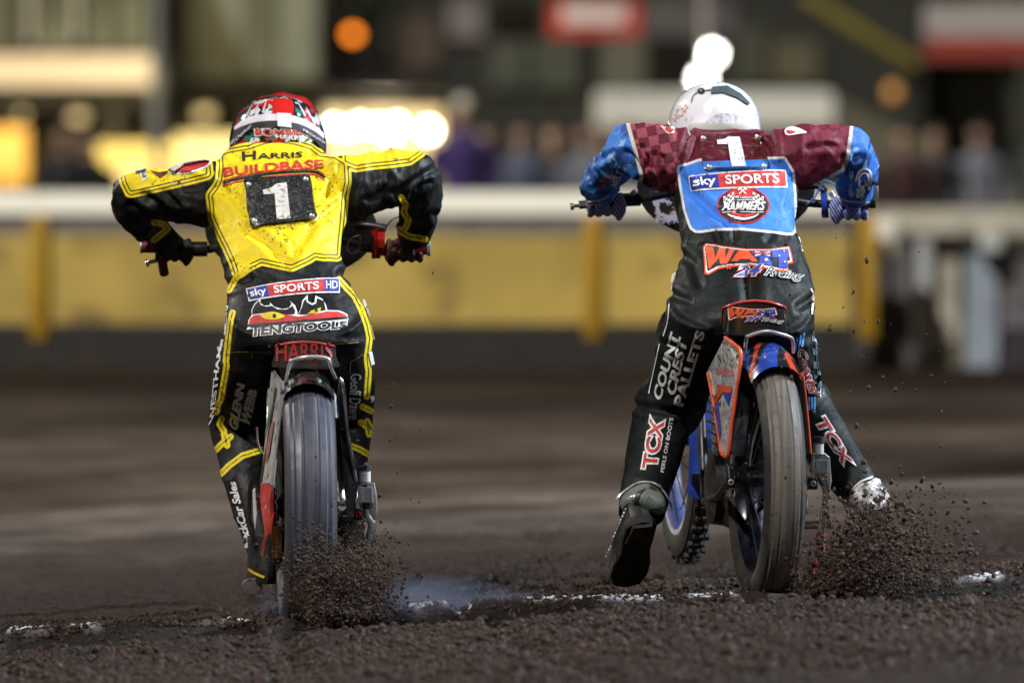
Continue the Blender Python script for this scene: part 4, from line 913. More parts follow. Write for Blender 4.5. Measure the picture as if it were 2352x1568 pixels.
# name logo on the seat of the leathers, and again on the seat pad
org = mat('orange_print', (.72,.085,.025), .45); rbl = mat('royal_print', (.045,.07,.36), .45)
def watt(M, bv, parent, e=1.0):
    def q(pts): return [M(*p) for p in pts]
    o = decal('name_logo', poly(q(((808,180),(830,140),(950,165),(1150,190),(1330,190),(1480,168),(1500,230),(1512,300),(1470,312),(1482,372),(1340,356),(1180,318),(1000,338),(930,350),(850,395),(822,390)))), org, bv, parent, .0020*e)
    decal('logo_field', poly(q(((818,182),(835,150),(950,175),(1150,200),(1330,200),(1472,180),(1490,235),(1500,292),(1455,300),(1470,360),(1340,345),(1180,305),(1000,325),(930,338),(850,382),(832,378)))), white_p, bv, o, .0028*e)
    decal('logo_field', poly(q(((826,190),(845,162),(950,183),(1150,207),(1330,207),(1464,190),(1480,240),(1488,284),(1440,290),(1455,350),(1340,333),(1180,296),(1000,314),(920,328),(855,366),(842,360)))), black_p, bv, o, .0038*e)
    decal('logo_lettering', poly(q(((826,168),(895,180),(905,270),(935,185),(985,192),(985,265),(1015,200),(1060,202),(1000,312),(945,315),(935,265),(855,360)))), org, bv, o, .0052*e)
    decal('logo_lettering', poly(q(((1090,206),(1160,210),(1240,292),(1190,292),(1172,272),(1100,275),(1075,294),(1030,294))) ), org, bv, o, .0052*e)
    decal('logo_lettering', poly(q(((1180,216),(1330,216),(1335,262),(1312,262),(1345,305),(1345,330),(1250,310),(1250,262),(1215,262)))), rbl, bv, o, .0052*e)
    decal('logo_stripe', cutting([strip(q(((1215,222),(1330,252))), 3*e), strip(q(((1215,252),(1330,222))), 3*e)]), white_p, bv, o, .0064*e); decal('logo_stripe', strip(q(((1195,236),(1332,238))), 3.5*e), red_p, bv, o, .0074*e)
    decal('logo_lettering', poly(q(((1340,205),(1470,195),(1482,262),(1458,262),(1470,352),(1395,345),(1395,262),(1345,262)))), rbl, bv, o, .0052*e)
    decal('logo_star', cutting([poly(ellipse(*M(1298, 285), 4*e, 4*e, 6)), poly(ellipse(*M(1435, 215), 2*e, 2*e, 6)), poly(ellipse(*M(1443, 300), 2*e, 2*e, 6)), poly(ellipse(*M(1400, 250), 2*e, 2*e, 6))]), white_p, bv, o, .0066*e)
    for b_, mm, ee in ((.085, org, .0042), (.055, white_p, .0052), (.015, rbl, .0066)): decal('logo_lettering', tq('24', [M(1075,320),(M(1275,315)),M(1250,405),M(1060,412)], b_, .2, ref=.015), mm, bv, o, ee*e)
    decal('logo_lettering', tq('#', [M(998,325),M(1042,325),M(1040,362),M(996,362)], .02), org, bv, o, .0066*e)
    for b_, mm, ee in ((.05, white_p, .0056), (.0, black_p, .0070)): decal('logo_lettering', tq('Racing', [M(1300,335),M(1590,385),M(1575,455),M(1285,425)], b_, .35, ref=.0), mm, bv, o, ee*e)
watt(z5, RB, RR)
# ---- prints on legs
gp2 = mat('silver_print', (.66,.67,.68), .5, dirt=.12)
for wd, q in (('COUNT', ((418,1330),(560,830),(628,860),(478,1390))), ('CREST', ((520,1300),(625,870),(690,910),(590,1345))), ('PALLETS', ((575,1400),(755,815),(825,835),(650,1425)))):
    decal('leg_lettering', tq(wd, [z5(*a) for a in q], .04), gp2, RB, Rbody)
def tcx(q, bv, parent):
    for b_, mm, ee in ((.10, white_p, .0018), (.02, red_p, .0034)): decal('boot_logo', tq('TCX', q, b_, ref=.05), mm, bv, parent, ee)
tcx([z6(*q) for q in ((355,620),(415,270),(512,300),(455,620))], RB, Rbody)
tcx([z6(*q) for q in ((1570,270),(1765,590),(1690,600),(1490,300))], RB, Rbody)
decal('boot_lettering', tq('FEELS ON BOOTS', [z6(*q) for q in ((478,640),(540,280),(566,285),(500,645))], .02), gp2, RB, Rbody)
for b_, mm, ee in ((.07, white_p, .0018), (.01, red_p, .0034)): decal('leg_lettering', tq('Coastal', [z5(*q) for q in ((1600,950),(1730,1330),(1640,1330),(1540,985))], b_, .25, ref=.04), mm, RB, Rbody, ee)
for k in range(3):
    decal('leg_flash', strip([z5(1530+k*25, 975-k*12), z5(1548+k*25, 880-k*18)], 4), mat('sky_print', (.10,.30,.68), .5), RB, Rbody)
    decal('leg_flash', strip([z5(1635+k*22, 1345), z5(1640+k*22, 1450)], 4), mat('sky_print', (.10,.30,.68), .5), RB, Rbody)
pl_ = strip(smooth_pts([z5(*q) for q in ((600,380),(570,400),(560,520))]), 5); decal('white_flash', pl_, white_p, RB, Rbody)
for pts, w_ in ((((1650,500),(1675,560),(1665,640),(1660,700)), 3.5), (((1675,830),(1700,1000),(1722,1200),(1725,1350)), 2.5), (((1540,60),(1570,140),(1585,210)), 2.5), (((545,620),(535,750),(500,870)), 2.5), (((470,930),(430,1120),(385,1320)), 2)):
    decal('seam_piping', strip(smooth_pts([z5(*q) for q in pts]), w_), white_p, RB, Rbody)
sc = [strip([z6(1640+i*0, 0), z6(1641, 1)], .1) for i in range(0)]
cks = []
for i in range(9):
    for j in range(3):
        if (i+j) % 2 == 0: x0, y0 = 1655+j*24+i*3, 860+i*52; cks.append(poly([z5(x0, y0), z5(x0+24, y0+3), z5(x0+26, y0+55), z5(x0+2, y0+52)]))
decal('checked_panel', cutting(cks), mat('slate_check', (.055,.085,.105), .5), RB, Rbody)
# ---- sleeve prints
sp1 = decal('sleeve_patch', poly(smooth_pts([zG(*q) for q in ((120,240),(160,195),(260,190),(400,255),(300,275),(200,290),(140,285))], 4, True)), white_p, RB, RR, .0018); decal('patch_field', poly([zG(*q) for q in ((132,240),(165,230),(270,250),(220,275),(165,277))]), red_p, RB, sp1, .0034)
sp1 = decal('sleeve_patch', poly(smooth_pts([zF(*q) for q in ((1370,190),(1440,210),(1540,205),(1570,250),(1540,290),(1470,295),(1430,260))], 4, True)), white_p, RB, RR, .0018); decal('patch_field', poly(smooth_pts([zF(*q) for q in ((1430,240),(1480,215),(1550,240),(1540,270),(1480,280))], 3, True)), red_p, RB, sp1, .0034)
decal('sleeve_lettering', tq('Nat', [zF(*q) for q in ((470,1060),(620,780),(700,900),(540,1090))], .03, .2), mat('dull_red', (.30,.04,.035), .5), RB, Rbody); decal('sleeve_lettering', tq('MELT', [zF(*q) for q in ((680,1010),(760,780),(840,830),(740,1040))], .03), gp2, RB, Rbody)
decal('sleeve_lettering', tq('SSC', [zG(*q) for q in ((1000,1060),(1050,840),(1150,850),(1110,1075))], .05), gp2, RB, Rbody); decal('sleeve_lettering', tq('GEARS N WHEELS', [zG(*q) for q in ((930,1040),(935,735),(985,735),(965,1050))], .02), gp2, RB, Rbody)
for w0, w1 in ((95, 150), (62, 95)): decal('sleeve_swirl', strip([zG(*q) for q in ellipse(1110, 850, w0, w1, 16, 170, 400, 10)], 4.5), white_p, RB, Rbody)
# ---- helmet
whg = mat('helmet_white', (.80,.79,.86), .22, var=.03, dirt=.02, dscale=30, dcol=(.35,.32,.33), coat=.8)
hR = helmet_shell(P(1641, 302, .98), (.130, .16, .136), R(-12), 'helmet', whg, RR); HB = bvh_obs([hR])
dkv = mat('helmet_vent', (.07,.09,.10), .2, coat=.5)
decal('vent_band', poly([z4(*q) for q in ((1072,128),(1082,84),(1180,76),(1270,128),(1330,188),(1322,204),(1240,152),(1150,122))]), dkv, HB, hR, .003, 7, .003)
decal('helmet_line', strip(smooth_pts([z4(*q) for q in ((945,185),(960,140),(1010,112),(1075,105))]), 2.2), black_p, HB, hR, .002)
decal('helmet_lettering', tq('O', [z4(*q) for q in ((985,92),(1035,92),(1035,132),(985,132))], .05), black_p, HB, hR, .003)
decal('helmet_lettering', tq('HCES', [z4(*q) for q in ((815,290),(890,175),(925,215),(850,320))], -.01), mat('orange_script', (.55,.16,.09), .5), HB, hR, .002)
decal('helmet_patch', poly(smooth_pts([z4(*q) for q in ((1045,330),(1080,280),(1150,255),(1230,262),(1300,295),(1320,335),(1200,345))], 4, True)), mat('helmet_scuffed', (.55,.52,.60), .5, dirt=.45, dscale=90, dcol=(.35,.3,.3)), HB, hR, .002)
c = P(1641, 310, 1.12); MB().ball(c, (.10, .05, .05), 20, 10).build('goggles', black_metal, hR)
cc = P(1641, 302, .98); pk = MB(); rngs = [[cc+Vector((.095*k*math.sin(a), y, .128*math.cos(a)**.8*k+lift)) for a in [R(-55+110*j/14) for j in range(15)]] for y, k, lift in ((.06, 1, 0), (.13, 1, -.004), (.22, .9, -.015))]
pk.loft(rngs, False, False); n_ = len(pk.v); pk.add([v+Vector((0, 0, -.006)) for v in pk.v[:n_]], [tuple(reversed(f)) for f in pk.f]); pk.build('peak', whg, hR)
# collar of a white undershirt
nk = MB(); nk.loft([ell(P(1655, y, .84), .088*k, .07*k, 24) for y, k in ((300, 1), (290, 1.02), (283, .98))]); nk.build('undershirt_collar', mat('undershirt', (.55,.55,.55), .8), RR)
# ---- gloves: blue and white stripes
m, N, L, b = nodes_of('glove_striped'); wv = N.new('ShaderNodeTexWave'); wv.inputs['Scale'].default_value = 42; wv.inputs['Distortion'].default_value = 1.2; mp = N.new('ShaderNodeMapping'); mp.inputs['Rotation'].default_value = (0, R(30), 0)
tc = N.new('ShaderNodeTexCoord'); L.new(tc.outputs['Object'], mp.inputs[0]); L.new(mp.outputs[0], wv.inputs['Vector'])
finish(N, L, b, mix(N, L, mrange(N, L, wv.outputs['Fac'], .62, .72), (.028,.06,.32), (.45,.45,.58)), .65, 0, .3, 120); gls = m
glove(-1, (1384, 468, .94), (-1, 0, -.04), P(1368, 442, .90), .016, gls, 'glove', RR)
glove(1, (1958, 476, .94), (1, 0, -.02), P(1964, 452, .89), .016, gls, 'glove', RR)
# ---- left boot: heel up, sole turned to the camera
lb_ = empty('boot', P(1470, 1180, .2), RR); bm_ = mat('boot_leather', (.018,.020,.021), .35, dirt=.22); solm = mat('boot_sole', (.014,.0135,.013), .8, dirt=.3)
hl = P(1470, 1205, .16); to = P(1440, 1325, .36); d = (to-hl).normalized(); sd = Vector((1, .12, .18)).normalized(); sd = (sd-d*sd.dot(d)).normalized(); nn = sd.cross(d).normalized()
if nn.y > 0: nn = -nn                             # nn: out of the sole, towards the camera
Lh = (to-hl).length
def outline(k, off, tk=0): return [hl+d*(u*Lh)+sd*(v*k)+nn*off for u, v in ((-.10,-.028),(-.02,-.042),(.2,-.042),(.45,-.038),(.7,-.050),(.9,-.050),(1.06,-.036),(1.12,0),(1.08,.034),(.92,.050),(.7,.050),(.45,.040),(.2,.042),(-.02,.042),(-.10,.028),(-.125,0))]
MB().loft([outline(1.0, -.012), outline(1.06, -.006), outline(1.06, .010), outline(1.0, .013)]).build('sole', solm, lb_)
MB().loft([[q for q in outline(.98, -.012)], [hl+(q-hl)*.98 for q in outline(.95, -.04)], [hl+(q-hl-d*.02)*.86 for q in outline(.9, -.075)], [hl+(q-hl-d*.05)*.55 for q in outline(.9, -.10)]]).build('upper', bm_, lb_)
MB().loft([[hl+d*(u*Lh)+sd*v+nn*.013 for u, v in ((-.10,-.028),(.22,-.040),(.22,.040),(-.10,.028))], [hl+d*(u*Lh)+sd*v+nn*.024 for u, v in ((-.09,-.026),(.20,-.038),(.20,.038),(-.09,.026))]]).build('heel', solm, lb_, False)
grm = mat('boot_guard', (.16,.19,.18), .3, dirt=.2, coat=.3)
gq = [z6(*q) for q in ((232,850),(260,790),(330,745),(390,728),(450,760),(490,820),(500,890),(440,900),(380,860),(300,890),(240,885))]
BBv = bvh_obs([Rbody]); decal('heel_guard', poly(smooth_pts(gq, 3, True)), grm, BBv, lb_, .010, 8, .006)
decal('guard_strap', strip(smooth_pts([z6(*q) for q in ((225,830),(320,745),(390,728),(450,750),(495,820),(520,890))]), 4), silver, BBv, lb_, .018)
decal('guard_slot', poly([z6(*q) for q in ((275,870),(330,800),(385,770),(360,800),(300,860))]), black_p, BBv, lb_, .018)
decal('boot_edge', cutting([strip([z6(120+i*9.5, 1200-i*22), z6(126+i*9.5, 1187-i*22)], 3) for i in range(15)]), white_p, bvh_obs([o for o in bpy.data.objects if o.parent == lb_ and o.name.startswith('upper') or o.name.startswith('sole')]), lb_, .003)
# ---- right boot: white shin plate, toe in the dirt
rb2 = empty('boot', P(2020, 1200, .3), RR); wb = mat('boot_white', (.62,.60,.60), .4, dirt=.42, dscale=35)
ak = P(1996, 1150, .29); tp = P(2038, 1318, .42)
MB().loft([[ak.lerp(tp, t)+Vector((math.cos(a)*rx, math.sin(a)*ry, math.sin(a)*rz)) for a in [2*math.pi*j/18 for j in range(18)]] for t, rx, ry, rz in ((0, .050, .055, 0), (.25, .056, .065, .01), (.5, .054, .06, .02), (.75, .052, .05, .03), (.95, .045, .035, .02), (1.05, .025, .02, .01))]).build('upper', bm_, rb2)
RB2 = bvh_obs([o for o in bpy.data.objects if o.parent == rb2]+[Rbody])
decal('shin_plate', poly(smooth_pts([z6(*q) for q in ((1740,800),(1780,730),(1850,710),(1900,690),(1960,740),(2010,830),(1980,870),(1880,880),(1800,890),(1745,870))], 3, True)), wb, RB2, rb2, .008, 8, .005)
decal('shin_strap', strip(smooth_pts([z6(*q) for q in ((1755,760),(1800,715),(1868,688))]), 4), silver, RB2, rb2, .015)
decal('shin_slot', poly([z6(*q) for q in ((1880,735),(1960,770),(1990,820),(1920,770))]), black_p, RB2, rb2, .016)

decal('centre_seam', strip(smooth_pts([z5(*q) for q in ((1150,75),(1160,200),(1175,330),(1178,520),(1180,580))]), 2.2), black_p, RB, Rbody, .0012)
for q in (((690,100),(660,200),(690,290)), ((1560,150),(1590,260),(1650,380))): decal('side_seam', strip(smooth_pts([z5(*a) for a in q]), 2.0), black_p, RB, Rbody, .0012)

decal('cuff_piping', strip(smooth_pts([z4(*q) for q in ((238,848),(300,838),(350,825),(392,800))]), 4), mat('cuff_white', (.55,.54,.52), .6), RB, Rbody, .0025)
decal('cuff_piping', strip(smooth_pts([zG(*q) for q in ((790,990),(820,1060),(900,1100),(1050,1118),(1195,1125))]), 4), mat('cuff_white', (.55,.54,.52)), RB, Rbody, .0025)
q = P(*zG(1270, 1010), .84); bevel_box(MB(), (q.x-.006, q.y, q.z-.02), (q.x+.006, q.y+.004, q.z+.02), .002).build('zip_pull', silver, RR)
# ================================================================== MOTORCYCLES
def px3(M, pts, y): return [P(*M(*q), y if not hasattr(y, '__len__') else y[i]) for i, q in enumerate(pts)]
def sweep_guard(mb, c, r, hw, drop, a0, a1, n=14, th=.004):     # arch-section strip swept round a wheel, angle measured from the top towards the rear
    for off in (0, th):
        rings = []
        for i in range(n+1):
            a = R(a0+(a1-a0)*i/n); row = []
            for j in range(13):
                u = -1+j/6; rr = r-off-drop*abs(u)**2.6; row.append(Vector(c)+Vector((hw*(1-off*8)*u, -rr*math.sin(a), rr*math.cos(a))))
            rings.append(row)
        mb.loft(rings, False, False)
def wheel(name, xf, c, Rr, w_, parent, tyre_m, rim_m, knob=False, n_sp=18):
    wh = empty(name, xf @ Vector(c), parent)
    pr = [(Rr-.092, -.34*w_), (Rr-.062, -.49*w_), (Rr-.045, -.5*w_), (Rr-.028, -.455*w_), (Rr-.0165, -.385*w_), (Rr-.0150, -.345*w_), (Rr-.0145, -.32*w_), (Rr-.0085, -.29*w_), (Rr-.0035, -.18*w_), (Rr-.0052, -.165*w_), (Rr-.0050, -.14*w_), (Rr-.0012, -.12*w_)]
    pr = pr+[(Rr, 0)]+[(r_, -h) for r_, h in pr[::-1]]
    ty = MB(xf).lathe(pr, c, 'x', 72, True).build('tyre', tyre_m, wh, True, 30); ty.data.materials.append(rubber); cw_ = xf @ Vector(c); ax_ = xf.to_3x3() @ Vector((1, 0, 0))
    for f_ in ty.data.polygons:
        q_ = f_.center-cw_; q_ = q_-ax_*q_.dot(ax_)
        if q_.length < Rr-(.020 if w_ < .12 else .034): f_.material_index = 1
    if knob:
        k = MB(xf)
        for i in range(60):
            a = 2*math.pi*i/60
            for x0 in ((-.34, -.1, .14) if i % 2 else (-.22, .02, .26)):
                p = [Vector(c)+Vector((x_*w_, rr*math.cos(aa), rr*math.sin(aa))) for rr in (Rr-.006, Rr+.007) for aa in (a-.02, a+.02) for x_ in (x0, x0+.16)]
                k.add(p, [(0,1,3,2),(4,6,7,5),(0,4,5,1),(2,3,7,6),(0,2,6,4),(1,5,7,3)])
        k.build('tread_knob_ring', tyre_m, wh, False)['kind'] = 'stuff'
    MB(xf).lathe([(Rr-.085, -.33*w_), (Rr-.078, -.37*w_), (Rr-.092, -.38*w_), (Rr-.105, -.2*w_), (Rr-.108, 0), (Rr-.105, .2*w_), (Rr-.092, .38*w_), (Rr-.078, .37*w_), (Rr-.085, .33*w_)], c, 'x', 60, True).build('rim', rim_m, wh)
    if knob: MB(xf).lathe([(Rr-.092, -.40*w_), (Rr-.074, -.42*w_), (Rr-.072, -.40*w_), (Rr-.09, -.37*w_)], c, 'x', 60, True).build('rim_stripe', mat('rim_stripe', (.42,.43,.50), .6, dirt=.3, dscale=40), wh)
    MB(xf).lathe([(.02, -.075), (.045, -.06), (.045, -.05), (.022, -.04), (.022, .04), (.045, .05), (.045, .06), (.02, .075)], c, 'x', 24).build('hub', black_metal, wh)
    for i in range(n_sp):
        a = 2*math.pi*i/n_sp; s = 1 if i % 2 else -1; b2 = a+.5*(1 if (i//2) % 2 else -1)
        p0 = Vector(c)+Vector((s*.052, .042*math.cos(b2), .042*math.sin(b2))); p1 = Vector(c)+Vector((s*.01, (Rr-.1)*math.cos(a), (Rr-.1)*math.sin(a)))
        MB(xf).tube([p0, p1], .0022, 6).build('spoke', mat('spoke_steel', (.10,.10,.11), .3, .9), wh)
    return wh
def bike(D):
    bx0 = (D['axle_px']-1176)*S(0); z0 = float(ground_z(np.array([bx0]), np.array([0.]), False)[0])-.020
    xf = Matrix.Translation((bx0, 0, z0)) @ Matrix.Rotation(R(D['yaw']), 4, 'Z') @ Matrix.Rotation(R(D['pitch']), 4, 'X')
    root = empty('speedway_motorcycle', (bx0, 0, z0), None, D['label'], 'motorcycle', 'speedway motorcycles at the start line')
    B = lambda *p: xf @ Vector(p)
    wheel('rear_wheel', xf, (0, 0, .338), .338, D['tw'], root, D['tyre'], D['rim'])
    wheel('front_wheel', xf, (0, 1.30, .352), .352, .072, root, rubber, D['frim'], True)
    # rear mudguard
    g = MB(xf); sweep_guard(g, (0, 0, .338), .368, .072, .052, D['lip'], -60); g.build('rear_mudguard', D['guard'], root)
    g = MB(xf); sweep_guard(g, (0, 1.30, .352), .385, .050, .022, 112, -40); fm = g.build('front_mudguard', D['fguard'], root)
    MB(xf).box((-.047, 1.30-.392, .26), (.047, 1.30-.36, .28)).build('guard_strap', black_metal, fm, False)
    for s in (-1, 1): MB(xf).tube([(s*.056, 1.30, .352), (s*.050, 1.15, .70), (s*.046, 1.11, .80)], [.016, .018, .02], 12).build('fork_leg', D['fork'], root)
    # frame
    fr = empty('frame', B(0, .4, .4), root)
    for s in (-1, 1):
        MB(xf).tube([(s*.098, 0, .335), (s*.085, .22, .62), (s*.06, .5, .72)], .011, 10).build('seat_stay', D['frame'], fr)
        MB(xf).tube([(s*.098, 0, .335), (s*.075, .3, .27), (s*.045, .7, .22)], .012, 10).build('chain_stay', D['frame'], fr)
        MB(xf).tube([(s*.045, .7, .22), (s*.03, .9, .6), (0, 1.0, .85)], .013, 10).build('down_tube', D['frame'], fr)
    MB(xf).tube([(0, .35, .66), (0, .7, .78), (0, 1.0, .9)], .018, 12).build('top_tube', D['frame'], fr)
    # engine
    en = empty('engine', B(0, .55, .3), root)
    bevel_box(MB(xf), (-.035, .38, .16), (.085, .72, .34), .03).build('crankcase', D['case'], en)
    MB(xf).lathe([(.06, -.03), (.10, -.02), (.105, .02), (.09, .03)], (-.035, .55, .27), 'x', 28).build('clutch_cover', black_metal, en)
    MB(xf).tube([(0, .58, .33), (0, .63, .52)], .045, 16).build('cylinder', silver, en)
    for k in range(6):
        z = .36+k*.027; bevel_box(MB(xf), (-.045, .50+k*.006, z), (.075, .68+k*.006, z+.009), .003).build('cooling_fin', D['case'], en)
    bevel_box(MB(xf), (-.07, .55, .53), (.07, .72, .62), .02).build('cylinder_head', D['case'], en)
    MB(xf).tube([(.05, .70, .56), (.10, .80, .42), (.10, .72, .24), (.10, .6, .2)], [.02, .022, .024, .03], 14).build('exhaust_pipe', chrome, en)
    MB(xf).tube([(.10, .62, .20), (.10, .58, .20), (.10, .38, .20), (.10, .36, .20)], [.02, .036, .036, .02], 16).build('silencer', black_metal, en)
    g = MB(xf).loft([[Vector((s*.07*k, y, z)) for s, z in ((-1, .66), (-1.15, .74), (-.6, .80), (.6, .80), (1.15, .74), (1, .66))] for y, k in ((.42, .7), (.50, 1), (.72, 1), (.85, .6))]); g.build('fuel_tank', D['guard'], root)
    # seat: drum-shaped pad over the mudguard
    (tl, tr, tp_), (bl2, br2, bp) = D['seat']; rings = []
    def crown(v, cx_, hw_, top): return Vector((v.x, v.y, v.z+(D['crown']*max(0, 1-((v.x-cx_)/hw_)**2)-.35*max(0, v.y-.02) if top else 0)))
    yc = .085; rows = [(bl2+4, br2-4, bp+3), (bl2, br2, bp), (bl2, br2, bp-4), (tl, tr, tp_+5), (tl+2, tr-2, tp_+1), (tl+8, tr-8, tp_-1)]
    for l, r_, py in rows:
        a, c_ = P(l, py, -.02), P(r_, py, -.02); top = py < (tp_+bp)/2; rings.append([crown(v, (a.x+c_.x)/2, (c_.x-a.x)/2, top) for v in ell(((a.x+c_.x)/2, yc, a.z), (c_.x-a.x)/2, .14, 48, 4.5)])
    seat = MB().loft(rings).build('seat', D['seat_m'], root, True, 50)
    a, c_ = P(tl-1, tp_+3, -.02), P(tr+1, tp_+3, -.02); rg = [crown(v, (a.x+c_.x)/2, (c_.x-a.x)/2, True) for v in ell(((a.x+c_.x)/2, yc, a.z), (c_.x-a.x)/2+.001, .142, 48, 4.5)]
    MB().tube(rg+rg[:2], .0035, 8, False).build('seat_piping', D['pipe_m'], seat)
    D['seat_text'](bvh_obs([seat]), seat)
    MB().tube(smooth_pts(D['loop'], 4), .0048, 10).build('mudguard_stay', silver, root)
    # side panels
    for pts, m_, nm, lab in D['panels']:
        MB().plate(pts, .005, (0, .9, .1)).build(nm, m_, root, False)
    for pts, rd, m_, nm in D['tubes']: MB().tube(smooth_pts(pts, 4) if len(pts) > 2 else pts, rd, 12).build(nm, m_, root)
    for pts, th, m_, nm in D['plates']:
        o = MB().plate(pts, th, (0, 1, 0)).build(nm, m_, root, False); md = o.modifiers.new('b', 'BEVEL'); md.width = .002; md.segments = 2
    # axle adjusters
    for c_, m_ in D['bolts']:
        ad_ = empty('axle_adjuster', P(*c_), root); q = P(*c_)
        bevel_box(MB(), (q.x-.012, q.y, q.z-.016), (q.x+.012, q.y+.05, q.z+.016), .003).build('block', black_metal, ad_)
        MB().lathe([(.0085, 0), (.0085, -.010), (.0055, -.011), (.005, -.004)], q, 'y', 14).build('bolt_head', m_, ad_)
        MB().tube([q+Vector((0, .02, .014)), q+Vector((.002, .02, .075))], .0045, 8).build('tensioner', chrome, ad_)
        MB().lathe([(.009, -.006), (.009, .006)], q+Vector((.001, .02, .036)), 'z', 6).build('lock_nut', chrome, ad_)
    hb = empty('handlebar', P(*D['bar'][len(D['bar'])//2]), root)
    MB().tube(smooth_pts([P(*q) for q in D['bar']], 5), .0115, 14).build('bar', black_metal, hb)
    for pts, rd, m_, nm in D['controls']: MB().tube(smooth_pts(pts, 4) if len(pts) > 2 else pts, rd, 14).build(nm, m_, hb)
    # front number shield
    cx, cy, rx, ry, y = D['shield']; c_ = P(cx, cy, y); rings = []
    for k, off in ((1.0, .0), (1.0, -.006), (.9, -.014), (.5, -.022), (.02, -.025)):
        rings.append([c_+Vector((rx*S(y)*k*math.cos(a), off+.02*math.cos(a)**2, ry*S(y)*k*math.sin(a))) for a in [2*math.pi*j/40 for j in range(40)]])
    sh = MB().loft(rings).build('number_shield', D['shield_m'], root)
    return root, xf, sh
# ---- left machine
tyL, N, L, b = nodes_of('tyre_bluish'); MATS['tyL'] = tyL
c = mix(N, L, mrange(N, L, noise(N, L, 60, 3, stretch=(1, .02, .02)), .38, .62), (.036,.038,.060), (.092,.090,.106)); c = mix(N, L, mrange(N, L, noise(N, L, 50, 4), .66, .70), c, (.05,.03,.02)); finish(N, L, b, c, .5, 0, .15, 90, rvar=.1)
tyR, N, L, b = nodes_of('tyre_brown')
c = mix(N, L, mrange(N, L, noise(N, L, 60, 3, stretch=(1, .02, .02)), .38, .62), (.075,.065,.055), (.135,.118,.100)); c = mix(N, L, mrange(N, L, noise(N, L, 40, 5), .60, .70), c, (.055,.036,.024)); finish(N, L, b, c, .65, 0, .25, 90, rvar=.1)
foil = mat('foil_silver', (.62,.62,.63), .3, .45, var=.55, vscale=70, dirt=.22, dscale=60, dcol=(.03,.03,.035))
dkblue = mat('inner_guard', (.012,.018,.045), .35, dirt=.1); redp = mat('red_paint', (.50,.035,.02), .4, dirt=.15); blk_m = black_metal
def seat_text_L(bv, seat): decal('seat_lettering', tq('HARRIS', [z8(*q) for q in ((262,50),(785,42),(790,215),(258,232))], .02), mat('seat_red', (.34,.018,.018), .5, dirt=.25, dscale=60), bv, seat, .0025)
